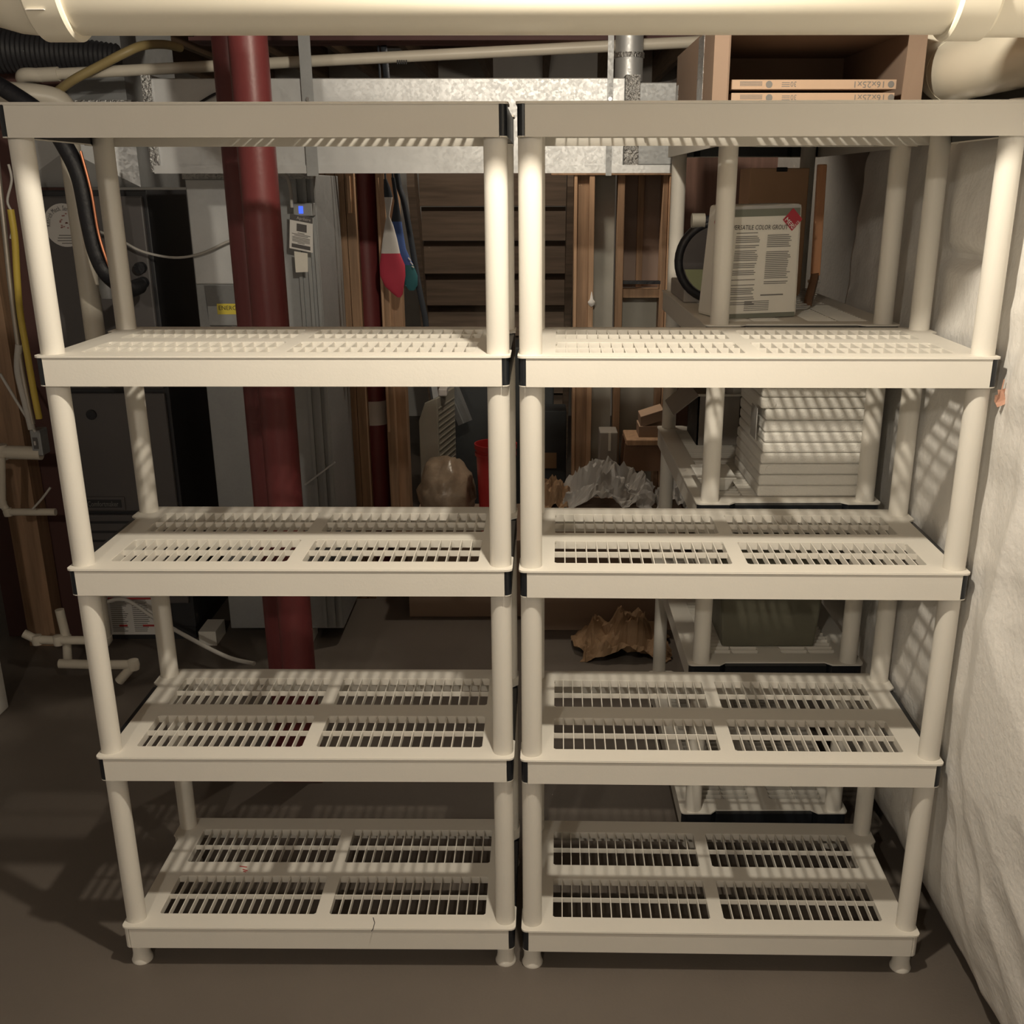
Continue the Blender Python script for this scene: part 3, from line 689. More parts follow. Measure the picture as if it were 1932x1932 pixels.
# stairs seen from behind
t = thing('basement_stairs', 'dark wooden staircase seen from behind between the stud walls', 'stairs', (0, 4.3, 0))
sx0, sx1 = at(800, 450, 4.3).x, at(1066, 450, 4.3).x
zk = at(1000, 388, 4.2).z
for k in range(-1, 9):
    z = zk - .185 * (k); y = 4.2 + .07 * k
    MB().box((sx0, y, z - .185), (sx1, y + .018, z - .006)).build('riser', M['woodx'], t)
    MB().box((sx0, y + .018, z - .187), (sx1, y + .0695, z - .162)).build('tread', M['woodx'], t)
for xx in (sx0 - .02, sx1 + .02):
    MB().hexa([Vector((xx - .02, 3.9, zk + .1)), Vector((xx + .02, 3.9, zk + .1)), Vector((xx + .02, 4.95, zk - 1.7)), Vector((xx - .02, 4.95, zk - 1.7)),
               Vector((xx - .02, 3.9, zk + .42)), Vector((xx + .02, 3.9, zk + .42)), Vector((xx + .02, 4.95, zk - 1.38)), Vector((xx - .02, 4.95, zk - 1.38))]).build('stringer', M['woodx'], t)

# ------------------------------------------------------------------ hanging bags
def cloth_bag(name, label, px, Y, cols, sy=.35, n=20):
    # px rows: (y, xl, xr); cols: list of (rowstart,rowend,mat,partname)
    t = thing(name, label, 'bag', at((px[-1][1] + px[-1][2]) / 2, px[-1][0], Y))
    for r0, r1, m_, pn in cols:
        vs = []; fs = []; rows = px[r0:r1 + 1]
        for (yy, a, b) in rows:
            A = at(a, yy, Y); Bq = at(b, yy, Y); c = (A + Bq) / 2; hw = (Bq.x - A.x) / 2
            for k in range(n):
                th = 2 * PI * k / n; wob = 1 + .12 * math.sin(3 * th + yy * .07)
                vs.append((c.x + math.cos(th) * hw, Y + math.sin(th) * hw * sy * wob, c.z))
        for i in range(len(rows) - 1):
            for k in range(n):
                k2 = (k + 1) % n; fs.append((i * n + k, i * n + k2, (i + 1) * n + k2, (i + 1) * n + k))
        fs += [tuple(range(n)), tuple(range((len(rows) - 1) * n, len(rows) * n))]
        MB().add(vs, fs).build(pn, M[m_], t, True)
    return t
cloth_bag('stuff_sack', 'white and red cloth sack hanging among the wooden studs', [(338, 724, 730), (355, 724, 737), (372, 725, 741), (390, 727, 738), (408, 729, 735), (425, 726, 742), (450, 722, 749), (478, 719, 755), (481, 719, 756), (500, 716, 764), (520, 717, 765), (540, 726, 762), (555, 742, 760), (561, 750, 756)], 2.3,
          [(0, 2, 'darkc', 'cuff'), (2, 7, 'whitec', 'upper_cloth'), (7, 13, 'redc', 'lower_cloth')])
q = at(727, 338, 2.3); MB().tube([q, (q.x, 2.27, 2.235)], .004, 8).build('cord', M['darkc'], bpy.data.objects['stuff_sack'])
sk2 = cloth_bag('stuff_sack', 'blue and teal cloth sack with a white mark hanging beside the red sack', [(335, 738, 745), (380, 744, 752), (418, 738, 758), (440, 742, 761), (470, 748, 766), (500, 757, 780), (520, 760, 788), (538, 764, 788), (548, 772, 782)], 2.36,
          [(0, 2, 'darkc', 'cord_end'), (2, 5, 'bluec', 'upper_cloth'), (5, 8, 'tealc', 'lower_cloth')])
mb = MB()
for a_, b_ in (((770, 486), (775, 492)), ((774, 494), (779, 500)), ((777, 502), (781, 505))): mb.bar(at(*a_, 2.325), at(*b_, 2.325), .012, .003)
mb.build('white_emblem', M['whitec'], sk2)
q = at(741, 335, 2.36); MB().tube([q, (q.x, 2.275, 2.235)], .004, 8).build('cord', M['darkc'], sk2)
pth = smoothpath([Vector((at(742, 322, 2.4).x, 2.27, 2.233)), at(748, 322, 2.4), at(762, 380, 2.4), at(775, 450, 2.4), at(790, 540, 2.4), at(802, 600, 2.4), at(806, 640, 2.4)])
tag(MB().tube(pth, .012, 10).build('dark_strap', M['darkc'], None, True), 'dark strap hanging down beside the blue sack', 'strap')

# ------------------------------------------------------------------ floor clutter behind the shelving
a, b = at(790, 742, 2.8), at(848, 905, 2.8)
t = thing('air_purifier', 'beige upright air purifier standing behind the left unit', 'appliance', (a.x, 2.8, 0))
zt = at(820, 752, 2.8).z; xa, xb = at(790, 800, 2.8).x, at(826, 800, 2.8).x; xc = at(850, 800, 2.8).x
MB().add([(xa, 2.8, 0), (xa, 2.8, zt - .1), (xa + .03, 2.8, zt - .02), (xa + .08, 2.8, zt), (xb, 2.8, zt), (xb, 2.8, 0), (xc, 3.1, 0), (xc, 3.1, zt), (xa + .13, 3.1, zt), (xa + .06, 3.1, zt - .05), (xa + .06, 3.1, 0)],
         [(0, 5, 4, 3, 2, 1), (5, 6, 7, 4), (4, 7, 8, 3), (3, 8, 9, 2), (2, 9, 10, 1), (1, 10, 0), (0, 10, 6, 5), (6, 10, 9, 8, 7)]).build('body', M['beige'], t, bevel=.01)
for k in range(22):
    z = zt - .05 - k * .028; MB().bar(Vector((xb, 2.8, z)).lerp(Vector((xc, 3.1, z)), .06), Vector((xb, 2.8, z)).lerp(Vector((xc, 3.1, z)), .96), .006, .006).build('grille_slat', M['beige'], t)
MB().box((xa + .09, 2.85, zt), (xa + .13, 2.93, zt + .035)).build('handle', M['whitec'], t, bevel=.006)
t = thing('folding_ladder', 'folded aluminium ladder leaning in the dark behind the air purifier', 'ladder', at(870, 800, 3.1))
for p_, q_ in (((826, 690), (872, 800)), ((842, 690), (884, 795)), ((812, 700), (822, 760))): MB().bar(at(*p_, 3.2), at(*q_, 3.15), .03, .03).build('rail', M['galv2'], t)
tag(MB().box((at(850, 700, 3.4).x, 3.4, 0), (at(1045, 700, 3.4).x, 3.7, at(940, 655, 3.4).z)).build('dark_cabinet', M['ply'], None, bevel=.01), 'dark cabinet in the gloom under the stairs', 'cabinet')
a, b = at(1022, 775, 3.2), at(1068, 880, 3.2)
t = thing('black_crate', 'black crate with a brown label beside the right stud', 'crate', (a.x, 3.2, 0))
MB().box((at(1000, 775, 3.2).x, 3.2, 0), (b.x, 3.38, a.z)).build('body', M['ply'], t, bevel=.006)
a, b = at(1024, 855, 3.19), at(1050, 884, 3.19); MB().box((a.x, 3.195, b.z), (b.x, 3.2, a.z)).build('label', M['kraft'], t)
# bucket
c = at(936, 900, 2.35)
t = thing('plastic_bucket', 'red plastic bucket behind the gap between the two front units', 'bucket', (c.x, 2.35, 0))
zt = at(936, 836, 2.35).z
rt = (at(975, 850, 2.35).x - at(896, 850, 2.35).x) / 2
prof = [(.0, .01 + zt - .38), (rt * .8, zt - .38), (rt * .93, zt - .06), (rt * .93, zt - .05), (rt * 1.0, zt - .05), (rt * 1.0, zt - .035), (rt * .95, zt - .035), (rt * .95, zt - .022), (rt * 1.02, zt - .02), (rt * 1.02, zt), (rt * .97, zt), (rt * .9, zt - .06), (rt * .78, zt - .37), (0, zt - .37)]
MB().lathe(prof, (c.x, 2.35, 0), 40).build('pail', M['bucket'], t, True)
zbk = zt - .38
# cartons carrying the bucket and wrap
a = at(1022, 1000, 2.05); b = at(1110, 1000, 2.05)
t = thing('cardboard_box', 'big brown cardboard box on the floor under the crumpled film', 'box', (a.x, 2.05, 0))
ztop = .50
MB().box((a.x - .05, 2.05, .0), (at(1290, 1000, 2.05).x, 2.31, ztop)).build('carton', M['card'], t, bevel=.004)
for u in (0, 1):
    yy = 2.06 + .125 * u; MB().box((a.x - .05, yy, ztop), (at(1290, 1000, 2.05).x, yy + .12, ztop + .006)).build('flap', M['card'], t)
c2 = at(936, 900, 2.35)
tag(MB().box((at(780, 950, 2.5).x, 2.2, 0), (a.x - .07, 2.75, zbk)).build('cardboard_box', M['card'], None, bevel=.004), 'brown cardboard box under the red bucket and the brown bag', 'box')
def crumple(name, label, cat, c, size, m_, seed, amp=.35, sub=4, flat=.0):
    bm = bmesh.new(); bmesh.ops.create_icosphere(bm, subdivisions=sub, radius=1)
    for v in bm.verts:
        p = v.co.copy(); q = p * 1.4 + Vector((seed, seed * .7, seed * 1.3))
        n1 = abs(noise.noise(q)); n2 = abs(noise.noise(q * 2.3 + Vector((5, 1, 2)))); n3 = noise.noise(q * 4.5)
        v.co = p * (1 - amp + amp * 2.4 * n1 + amp * .9 * n2 + .08 * n3)
        v.co = Vector((v.co.x * size[0], v.co.y * size[1], max(v.co.z, -.8 + flat) * size[2]))
    me = bpy.data.meshes.new(name); bm.to_mesh(me); bm.free(); me.materials.append(M[m_])
    lo = min(v.co.z for v in me.vertices)
    for v in me.vertices: v.co.z -= lo
    o = bpy.data.objects.new(name, me); col.objects.link(o); o.location = c; WL[o] = Vector(c)
    return tag(o, label, cat)
def sheet(name, label, cat, c, size, m_, seed, nx=34, ny=26):   # crumpled sheet lying in sharp folds
    vs = []; fs = []
    for j in range(ny + 1):
        for i in range(nx + 1):
            u, v = i / nx * 2 - 1, j / ny * 2 - 1; q = Vector((u * 2.1 + seed, v * 1.7 - seed, seed * .3))
            env = max(0, 1 - (abs(u) ** 2.2 + abs(v) ** 2.2) * .62)
            r1 = 1 - abs(noise.noise(q)) * 2.1; r2 = 1 - abs(noise.noise(q * 2.4 + Vector((3, 1, 4)))) * 2; r3 = noise.noise(q * 5)
            z = max(0, env * (.30 + .62 * max(0, r1) + .3 * r2 * r1) + .05 * r3)
            rag = 1 + .22 * noise.noise(Vector((u * 2 + seed, v * 2, 9))) + .06 * r3
            vs.append(Vector(c) + Vector((u * size[0] * rag + .03 * size[0] * r3, v * size[1] * rag, z * size[2])))
    for j in range(ny):
        for i in range(nx):
            a_ = j * (nx + 1) + i; fs += [(a_, a_ + 1, a_ + nx + 2), (a_, a_ + nx + 2, a_ + nx + 1)]
    o = MB().add(vs, fs).build(name, M[m_]); md = o.modifiers.new('thick', 'SOLIDIFY'); md.thickness = .0015; md.offset = 1
    return tag(o, label, cat)
c = at(850, 950, 2.35); o = crumple('plastic_bag', 'clear plastic bag full of brown packing beside the red bucket', 'bag', (c.x - .02, 2.42, zbk), (.125, .15, .17), 'bagfill', 3.3, .10)
o.data.polygons.foreach_set('use_smooth', [True] * len(o.data.polygons))
zf = ztop + .008
c = at(1150, 950, 2.17); sheet('plastic_film', 'heap of crumpled clear plastic film on the cardboard box', 'plastic film', (c.x - .01, 2.185, zf), (.19, .105, .17), 'film', 8.1)
c = at(1262, 950, 2.17); sheet('plastic_film', 'smaller crumple of clear plastic film beside the loaded unit', 'plastic film', (c.x + .01, 2.19, zf), (.075, .09, .10), 'film', 2.6, 22, 20)
c = at(1045, 950, 2.17); sheet('paper_wrap', 'crumpled brown packing paper left of the clear film heap', 'paper', (c.x + .0, 2.185, zf), (.075, .1, .11), 'kraft', 5.2, 22, 20)
c = on(1172, 1225, 0); sheet('kraft_paper', 'crumpled brown kraft paper lying on the floor behind the right unit', 'paper', (c.x, c.y + .0, .001), (.18, .13, .16), 'kraft', 9.4)
# stool
t = thing('step_stool', 'stained wooden step stool behind the crumpled film', 'stool', at(1220, 950, 2.34))
ys = 2.34; A, Bq = at(1182, 830, ys), at(1275, 830, ys); zt = A.z
MB().box((A.x, ys, zt - .025), (Bq.x, ys + .2, zt)).build('top', M['woodpale'], t, bevel=.004)
for xx, dx in ((A.x + .02, -.05), (Bq.x - .02, .05)):
    for yy in (ys + .03, ys + .18): MB().bar((xx, yy, zt - .02), (xx + dx, yy, 0), .045, .03).build('leg', M['stain'], t)
MB().box((A.x + .02, ys + .02, zt - .14), (Bq.x - .02, ys + .04, zt - .03)).build('apron', M['stain'], t)
MB().box((A.x - .01, ys + .0, zt - .35), (Bq.x + .01, ys + .03, zt - .32)).build('rung', M['stain'], t)
# small boxes on the stool
for (p_, q_, lb, tl) in (((1206, 800), (1252, 826), 'flat pinkish carton lying on the step stool', 0), ((1209, 782), (1250, 806), 'small tilted carton on top of the flat one on the stool', .03)):
    A2, B2 = at(*p_, ys + .05), at(*q_, ys + .05)
    t = thing('small_carton', lb, 'box', (A2.x, ys + .05, B2.z))
    h = (A2.z - B2.z) if tl else (A2.z - zt); z0 = B2.z if tl else zt
    MB().hexa([Vector((A2.x, ys + .05, z0)), Vector((B2.x, ys + .05, z0 + tl)), Vector((B2.x, ys + .17, z0 + tl)), Vector((A2.x, ys + .17, z0)), Vector((A2.x, ys + .05, z0 + h * .8)), Vector((B2.x, ys + .05, z0 + h * .8 + tl)), Vector((B2.x, ys + .17, z0 + h * .8 + tl)), Vector((A2.x, ys + .17, z0 + h * .8))]).build('carton', M['card'], t)
    MB().hexa([Vector((A2.x, ys + .048, z0 + h * .8)), Vector((B2.x, ys + .048, z0 + h * .8 + tl)), Vector((B2.x, ys + .17, z0 + h * .82 + tl)), Vector((A2.x, ys + .17, z0 + h * .82)), Vector((A2.x, ys + .05, z0 + h * .84)), Vector((B2.x, ys + .05, z0 + h * .84 + tl)), Vector((B2.x, ys + .17, z0 + h * .86 + tl)), Vector((A2.x, ys + .17, z0 + h * .86))]).build('lid', M['cardpale'], t)
A, Bq = at(1132, 816, 2.45), at(1164, 890, 2.45)
t = thing('pale_carton', 'pale grey carton standing behind the stool', 'box', (A.x, 2.45, 0))
MB().box((A.x, 2.45, 0), (Bq.x, 2.57, A.z)).build('carton', M['cardgrey'], t, bevel=.004); MB().box((at(1148, 816, 2.45).x, 2.447, A.z - .08), (at(1153, 816, 2.45).x, 2.45, A.z)).build('tape', M['bagprint'], t)

# ------------------------------------------------------------------ things on the loaded shelving unit
RX0, RX1 = .425, .883   # its long sides; camera end at y = .487
# open carton with furnace filters on top
zt = ZS[4]; fy = .505; fx0_, fx1_ = at(1345, 150, fy).x, at(1742, 150, fy).x; fyb = fy + .66; fzt = 2.075; th = .005
t = thing('filter_carton', 'open cardboard carton holding furnace filters on top of the loaded unit', 'box', (fx0_, fy, zt))
MB().box((fx0_, fy, zt), (fx1_, fyb, zt + th)).build('bottom', M['card'], t)
MB().box((fx0_, fy, zt), (fx0_ + th, fyb, fzt)).build('left_side', M['card'], t)
MB().box((fx1_ - th, fy, zt), (fx1_, fyb, fzt)).build('right_side', M['card'], t)
MB().box((fx0_, fyb - th, zt), (fx1_, fyb, fzt)).build('back', M['card'], t)
MB().box((fx0_, fy, fzt), (fx1_, fyb, fzt + th)).build('top', M['card'], t)
a = at(1378, 150, fy).x
MB().hexa([Vector((fx0_, fy, zt)), Vector((fx0_ + .03, fy - .012, zt)), Vector((fx0_ + .034, fy - .010, zt)), Vector((fx0_ + .004, fy + .004, zt)), Vector((fx0_, fy, fzt)), Vector((fx0_ + .03, fy - .012, fzt)), Vector((fx0_ + .034, fy - .010, fzt)), Vector((fx0_ + .004, fy + .004, fzt))]).build('left_flap', M['card'], t)
b = at(1700, 150, fy).x
MB().hexa([Vector((b, fy - .012, zt)), Vector((fx1_, fy, zt)), Vector((fx1_, fy + .004, zt)), Vector((b, fy - .008, zt)), Vector((b + .006, fy - .012, fzt)), Vector((fx1_, fy, fzt)), Vector((fx1_, fy + .004, fzt)), Vector((b + .006, fy - .008, fzt))]).build('right_flap', M['card'], t)
MB().box((fx0_ - .001, fy + .15, zt), (fx0_, fy + .24, fzt)).build('tape', M['cleat'], t, label='shiny packing tape')
MB().box((fx0_ - .001, fyb - .05, zt), (fx0_, fyb, fzt - .07)).build('tape', M['cleat'], t)
ords = ('uppermost', 'middle', 'lowest')
for k, (yt, yb_, xr_) in enumerate(((149, 168, 1690), (174, 193, 1686), (199, 218, 1683))):
    yfi = fy + .035; A, Bq = at(1380, yt, yfi), at(xr_, yb_, yfi)
    x0_, x1_ = max(A.x, fx0_ + th + .001), min(Bq.x, fx1_ - th - .001)
    f = thing('furnace_filter', ords[k] + ' boxed furnace filter printed upside down in the open carton', 'filter', (x0_, yfi, Bq.z), 'furnace filters in the carton')
    zA_, zB_ = A.z - .0015, max(Bq.z, zt + th + .0005)
    MB().box((x0_, yfi, zB_), (x1_, yfi + .6, zA_)).build('frame', M['cardpale'], f)
    h = zA_ - zB_; mb = MB(); ux, uy = (-1, 0, 0), (0, 0, -1); s_ = h * .95
    def pxx(p): return at(p, yt + 10, yfi).x
    mb.text('16x25x1', (pxx(1671), yfi - .0008, zB_ + h * .80), ux, uy, s_, (pxx(1671) - pxx(1612)) / twidth('16x25x1', s_))
    mb.text('30', (pxx(1503), yfi - .0008, zB_ + h * .80), ux, uy, s_ * .85, .9)
    for j in range(3): mb.box((pxx(1475), yfi - .0006, zB_ + h * (.25 + .2 * j)), (pxx(1490), yfi, zB_ + h * (.32 + .2 * j)))
    for j in range(4): mb.box((pxx(1396), yfi - .0006, zB_ + h * (.36 + .13 * j)), (pxx(1438), yfi, zB_ + h * (.42 + .13 * j)))
    for cx_, rr in ((1451, .38), (1681, .36)):
        X = pxx(cx_); mb.tube([(X, yfi, zB_ + h * .5), (X, yfi - .0007, zB_ + h * .5)], h * rr, 20)
    mb.build('print', M['greyink'], f)

# grout bag on its fourth shelf
zs4 = ZS[3] + .001
A, Bq, C_, D_ = at(1384, 388, .59), at(1516, 384, .66), at(1500, 607, .66), at(1356, 606, .59)
t = thing('grout_bag', 'paper bag of tile grout with a red diamond standing on the loaded unit', 'bag', (A.x, .62, zs4))
fl, fr = Vector((D_.x, .59, zs4)), Vector((C_.x, .65, zs4)); tl, tr = Vector((A.x, .605, A.z)), Vector((Bq.x, .665, Bq.z)); dv = Vector((-.035, .13, 0))
MB().hexa([fl, fr, fr + dv, fl + dv, tl, tr, tr + dv, tl + dv]).build('sack', M['bagprint'], t, bevel=.008)
def fq(u, v, off=.0012): 
    p = (fl * (1 - u) + fr * u) * (1 - v) + (tl * (1 - u) + tr * u) * v; return p + Vector((.3, -1, 0)).normalized() * off
def frect(mb, u0, v0, u1, v1, off=.0012): mb.quad(fq(u0, v0, off), fq(u1, v0, off), fq(u1, v1, off), fq(u0, v1, off))
mb = MB(); frect(mb, .03, .90, .97, .99); frect(mb, .03, .005, .97, .045); mb.build('green_band', M['baggreen'], t)
mb = MB(); frect(mb, .03, .965, .97, .99, .002); mb.build('top_seal', M['film'], t)
mb = MB(); mb.quad(fq(.77, .87, .002), fq(.885, .965 - .03, .002), fq(.99, .87, .002), fq(.885, .80, .002))
cx_, cy_ = .86, .865
mb = MB(); mb.quad(fq(cx_ - .14, cy_, .002), fq(cx_, cy_ - .10, .002), fq(cx_ + .14, cy_, .002), fq(cx_, cy_ + .10, .002)); mb.build('red_diamond', M['bagred'], t)
ux = (fr - fl).normalized(); uz = (tl - fl).normalized()
mb = MB(); e1 = (fq(cx_, cy_ - .10, .003) - fq(cx_ - .14, cy_, .003)); e2 = (fq(cx_ + .14, cy_, .003) - fq(cx_, cy_ - .10, .003))
n1 = (e1.normalized()).cross(Vector((0, -1, 0))).normalized(); n1 = n1 if n1.z > 0 else -n1; n2 = e2.normalized().cross(Vector((0, -1, 0))).normalized(); n2 = n2 if n2.z > 0 else -n2
mb.text('MER', fq(cx_ - .125, cy_ - .004, .0032) + n1 * .001, e1.normalized(), n1, .015); mb.text('KRETE', fq(cx_ + .008, cy_ - .09, .0032) + n2 * .001, e2.normalized(), n2, .009); mb.build('diamond_lettering', M['white'], t)
mb = MB(); tx = 'VERSATILE COLOR GROUT'; s_ = .0155; sc = (fq(.78, .8) - fq(-.0, .8)).length / twidth(tx, s_)
mb.text(tx, fq(.03, .79, .002), ux, uz, s_, sc * .97); mb.build('title', M['ink'], t); mb = MB()
for v0, v1, u0, u1 in ((.755, .12, .1, .43), (.73, .30, .53, .88)):
    v = v0
    while v > v1:
        if random.random() > .08: frect(mb, u0, v, u1 - random.random() * .06, v + .007)
        v -= .0165 if random.random() > .1 else .03
for k in range(6): frect(mb, .3, .07 + k * .016, .62, .076 + k * .016)
frect(mb, .5, .20, .8, .212)
mb.build('print', M['greyink'], t)
mb = MB(); sl = fl + dv; 
p0, p1, p2_, p3 = fl.lerp(fl + dv, .5), 0, 0, 0
for k in range(1): 
    cpt = (fl.lerp(tl, .85) + (fl + dv).lerp(tl + dv, .85)) / 2; sd = dv.normalized(); nl = Vector((-1, -.2, 0)).normalized() * .0015
    mb.quad(cpt - sd * .022 + nl, cpt - Vector((0, 0, .035)) + nl, cpt + sd * .022 + nl, cpt + Vector((0, 0, .035)) + nl)
mb.build('side_diamond', M['bagred'], t)
# reel behind the bag
c = at(1350, 492, .98); t = thing('cable_reel', 'black plastic reel with a green label behind the grout bag', 'reel', (c.x, .98, zs4))
rr = c.z - zs4 - .0
mb = MB(); ring = [(c.x + math.cos(2 * PI * k / 36) * rr * .88, .98, c.z + math.sin(2 * PI * k / 36) * rr * .88) for k in range(37)]
mb.tube(ring, rr * .12, 10, False); mb.build('rim', M['black'], t, True)
MB().tube([(c.x, .97, c.z), (c.x, .99, c.z)], rr * .82, 36).build('flange', M['furn'], t, True)
mb = MB(); pts = [Vector((c.x + math.cos(a_) * rr * .78, .967, c.z + math.sin(a_) * rr * .78)) for a_ in [PI * 1.08 + PI * .84 * k / 14 for k in range(15)]]; mb.add(pts, [tuple(range(len(pts)))]); mb.build('label', M['green'], t)
MB().tube([(c.x, .93, c.z), (c.x, .97, c.z)], rr * .3, 24).build('hub', M['black'], t, True)
q0, q1 = at(1305, 417, .98), at(1372, 418, .98)
t = thing('grip_tube', 'black tube with a tan rubber end resting above the reel', 'tube', (q0.x, .98, c.z + rr))
zz = q0.z
MB().tube([(q0.x + .03, .98, zz), (q1.x + .03, .99, zz)], .0145, 18).build('tube', M['black'], t, True); MB().tube([(q0.x, .98, zz), (q0.x + .035, .98, zz)], .02, 18).build('end', M['beige'], t, True)
# carton behind the bag
A, Bq = at(1416, 317, 1.2), at(1528, 317, 1.2)
t = thing('cardboard_box', 'plain orange-brown cardboard box behind the grout bag', 'box', (A.x, 1.2, zs4))
MB().box((A.x, 1.2, zs4), (Bq.x, 1.36, A.z)).build('carton', M['cardlit'], t, bevel=.003)  # board colour lightened to stand in for direct light on the box
m_ = (A + Bq) / 2; MB().tube([(m_.x - .01, 1.198, A.z - .004), (m_.x + .02, 1.198, A.z - .004)], .006, 10).build('hand_hole', M['black'], t)
# wooden handled broom
A, Bq = at(1551, 310, .98), at(1538, 520, .98)
t = thing('wire_brush', 'wooden handled wire brush leaning beside the grout bag', 'brush', (Bq.x, .95, zs4))
MB().bar(A, Bq, .024, .018, (0, -1, 0)).build('handle', M['wooden'], t, bevel=.003)
c1, c2_ = at(1536, 528, .975), at(1534, 548, .97)
MB().bar(c1, c1 + Vector((0, 0, -.008)), .03, .02, (0, -1, 0)).build('ferrule', M['steel'], t); MB().bar(c2_, c2_ + Vector((0, 0, -.006)), .03, .02, (0, -1, 0)).build('ferrule', M['steel'], t)
for k in range(14):
    p_ = at(1534 - k * 2.2, 545 + k * 3.6, .96 - k * .012); p_.z = max(p_.z, zs4 + .003); MB().bar(p_ + Vector((-.03, 0, 0)), p_ + Vector((.02, 0, 0)), .003, .003).build('bristle_row', M['steel'], t)
q_ = at(1522, 600, .86); q_.z = max(q_.z, zs4 + .012)
MB().bar(Bq, q_, .02, .02).build('head', M['stain'], t)
# low grey carton on the left of that shelf
A, Bq = at(1262, 566, 1.25), at(1352, 566, 1.25)
t = thing('low_carton', 'low grey carton with a taped top beside the black reel', 'box', (.45, 1.02, zs4))
MB().box((.44, 1.0, zs4), (.60, 1.3, zs4 + .045)).build('carton', M['cardgrey'], t, bevel=.003); MB().box((.44, 1.08, zs4 + .045), (.60, 1.13, zs4 + .0465)).build('tape', M['film'], t)

# polystyrene boxes on the third shelf
zs3 = ZS[2] + .001; yf_ = .545
rows = [(950, 909, 1430, 1643), (909, 868, 1434, 1650), (868, 829, 1440, 1655), (829, 785, 1443, 1660), (785, 742, 1437, 1655), (742, 705, 1445, 1648)]
ords = ('lowest', 'second from the bottom', 'third from the bottom', 'fourth from the bottom', 'fifth from the bottom', 'topmost')
zc = zs3
for k, (yb_, yt, xa_, xb_) in enumerate(rows):
    A, Bq = at(xa_, yt, yf_), at(xb_, yb_, yf_); h = at(1500, yt, yf_).z - at(1500, yb_, yf_).z
    t = thing('foam_box', ords[k] + ' white polystyrene box in the stack on the loaded unit', 'box', (A.x, yf_, zc), 'polystyrene box stack')
    MB().box((A.x, yf_, zc), (Bq.x, yf_ + .33, zc + h * .49)).build('base', M['foam'], t, bevel=.006)
    MB().box((A.x + .001, yf_ - .001, zc + h * .505), (Bq.x - .001, yf_ + .33, zc + h * .985)).build('lid', M['foam'], t, bevel=.006)
    if k in (1, 4):
        X = at(xa_ + 20, yt, yf_).x; MB().tube([(X, yf_ - .003, zc + h * .25), (X, yf_, zc + h * .25)], .011, 20).build('moulded_ring', M['foam'], t, True)
    zc += h
# wire bail handle on the left side of the stack
A = at(1436, 800, yf_)
t = thing('tape_strip', 'glossy clear tape hanging on the shaded side of the foam stack', 'tape', (A.x, yf_ + .06, zs3 + .15))
MB().box((A.x - .006, yf_ + .03, zs3 + .14), (A.x - .004, yf_ + .10, zs3 + .22)).build('strip', M['film'], t)
# tall carton, white bin, tray
A, Bq = at(1318, 748, 1.12), at(1350, 865, 1.12); A.x = max(A.x, .485)
t = thing('tall_carton', 'tall grey open carton on the third shelf of the loaded unit', 'box', (A.x, 1.12, zs3))
h = at(1330, 748, 1.12).z
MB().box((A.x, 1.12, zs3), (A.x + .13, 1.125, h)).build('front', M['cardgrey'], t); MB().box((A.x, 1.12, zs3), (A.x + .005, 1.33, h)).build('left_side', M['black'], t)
MB().box((A.x + .125, 1.12, zs3), (A.x + .13, 1.33, h)).build('right_side', M['cardgrey'], t); MB().box((A.x, 1.325, zs3), (A.x + .13, 1.33, h)).build('back', M['cardgrey'], t)
MB().hexa([Vector((A.x - .07, 1.13, h - .06)), Vector((A.x, 1.12, h)), Vector((A.x, 1.33, h)), Vector((A.x - .07, 1.36, h - .06)), Vector((A.x - .07, 1.13, h - .056)), Vector((A.x, 1.12, h + .004)), Vector((A.x, 1.36, h + .004)), Vector((A.x - .07, 1.36, h - .056))]).build('flap', M['cardgrey'], t)
MB().box((A.x - .0, 1.12, h), (A.x + .13, 1.13, h + .006)).build('rim', M['bagprint'], t)
A, Bq = at(1372, 812, 1.15), at(1418, 900, 1.15)
t = thing('white_bin', 'white bin with a dark slot behind the near pole of the loaded unit', 'bin', (A.x, 1.15, zs3))
xb0, xb1 = .622, .74; hz = zs3 + .19
MB().box((xb0, 1.15, zs3), (xb1, 1.36, hz)).build('body', M['porcelain'], t, bevel=.004); MB().box((xb0 + .01, 1.147, hz + .0), (xb1 - .005, 1.15 + .2, hz + .022)).build('slot', M['black'], t)
MB().box((xb0, 1.15, hz + .022), (xb1, 1.36, hz + .1)).build('lid', M['porcelain'], t, bevel=.004)
A = at(1305, 895, .95)
t = thing('white_tray', 'small white plastic tray at the left edge of the third shelf', 'tray', (.46, .9, zs3))
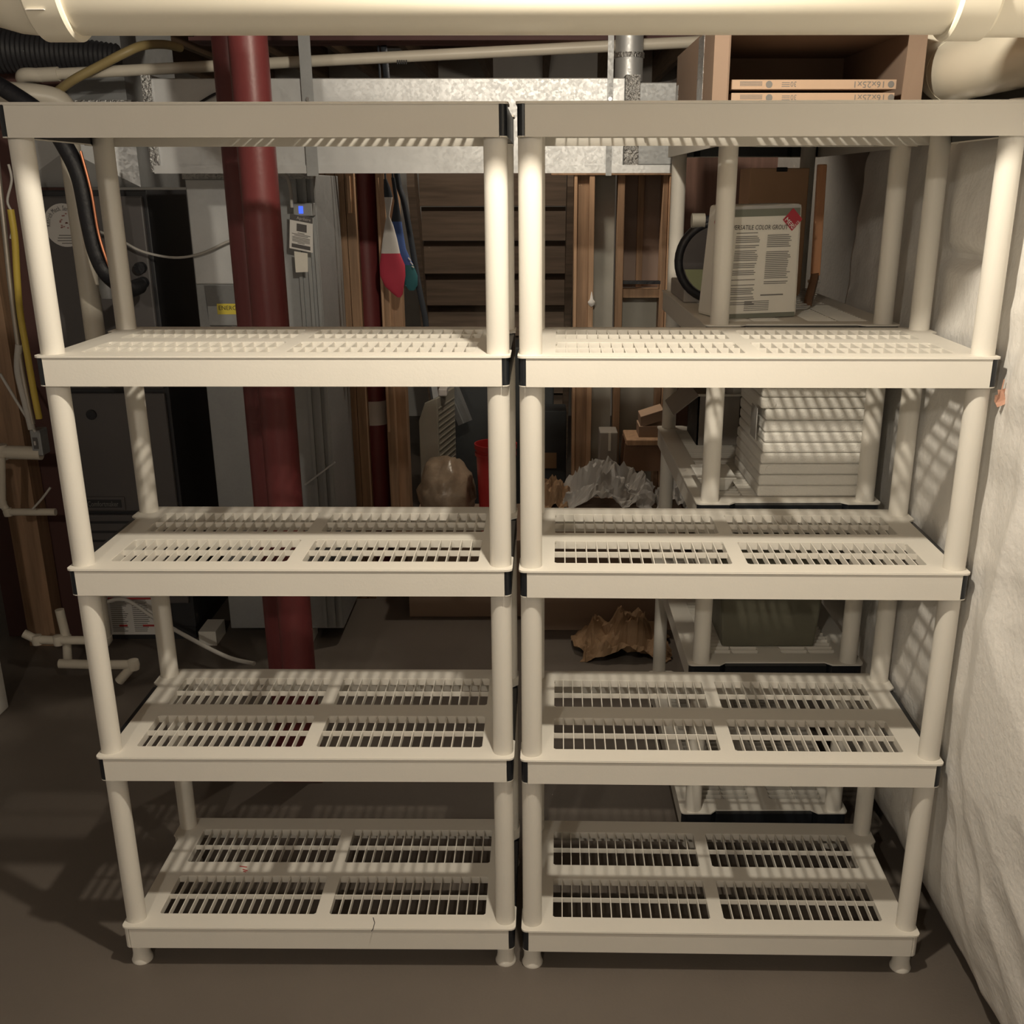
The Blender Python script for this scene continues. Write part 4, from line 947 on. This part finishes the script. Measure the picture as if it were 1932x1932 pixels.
MB().hexa([Vector((.462, .60, zs3)), Vector((.52, .60, zs3)), Vector((.52, .70, zs3)), Vector((.462, .70, zs3)), Vector((.445, .59, zs3 + .035)), Vector((.535, .59, zs3 + .035)), Vector((.535, .72, zs3 + .035)), Vector((.445, .72, zs3 + .035))]).build('dish', M['porcelain'], t, bevel=.004)
MB().box((.44, .585, zs3 + .034), (.54, .725, zs3 + .039)).build('rim', M['porcelain'], t, bevel=.002)
# olive tote on the second shelf
zs2 = ZS[1] + .001; A, Bq = at(1357, 1232, .60), at(1538, 1232, .60)
t = thing('storage_tote', 'dark olive storage tote on the second shelf of the loaded unit', 'tote', (A.x, .6, zs2))
MB().hexa([Vector((A.x + .005, .60, zs2)), Vector((Bq.x - .005, .60, zs2)), Vector((Bq.x - .005, 1.1, zs2)), Vector((A.x + .005, 1.1, zs2)), Vector((A.x - .012, .585, zs2 + .26)), Vector((Bq.x + .012, .585, zs2 + .26)), Vector((Bq.x + .012, 1.12, zs2 + .26)), Vector((A.x - .012, 1.12, zs2 + .26))]).build('tub', M['olive'], t, bevel=.006)
MB().box((A.x - .02, .575, zs2 + .26), (Bq.x + .02, 1.13, zs2 + .285)).build('lid', M['olive'], t, bevel=.006)

# orange leaf caught by the blanket
q = at(1888, 750, -.02)
mb = MB(); pts = []
for k in range(18):
    a_ = 2 * PI * k / 18; r_ = (.0105, .0125, .0095, .0135, .011)[k % 5] * (1.45 if abs(math.sin(a_)) > .7 else 1); pts.append(Vector((math.cos(a_) * r_, .004 * math.sin(2 * a_), math.sin(a_) * r_)))
t = thing('dry_leaf', 'dry orange leaf hanging by the right end of the fourth shelf', 'leaf', q)
vs = [q + p_ for p_ in pts] + [q + p_ + Vector((0, .0012, 0)) for p_ in pts]; n = len(pts)
mb.add(vs, [tuple(range(n)), tuple(range(2 * n - 1, n - 1, -1))] + [(i, (i + 1) % n, n + (i + 1) % n, n + i) for i in range(n)]); mb.build('blade', M['leaf'], t)
MB().tube([q + Vector((0, 0, .015)), q + Vector((.002, 0, .035))], .0012, 6).build('stem', M['leaf'], t)
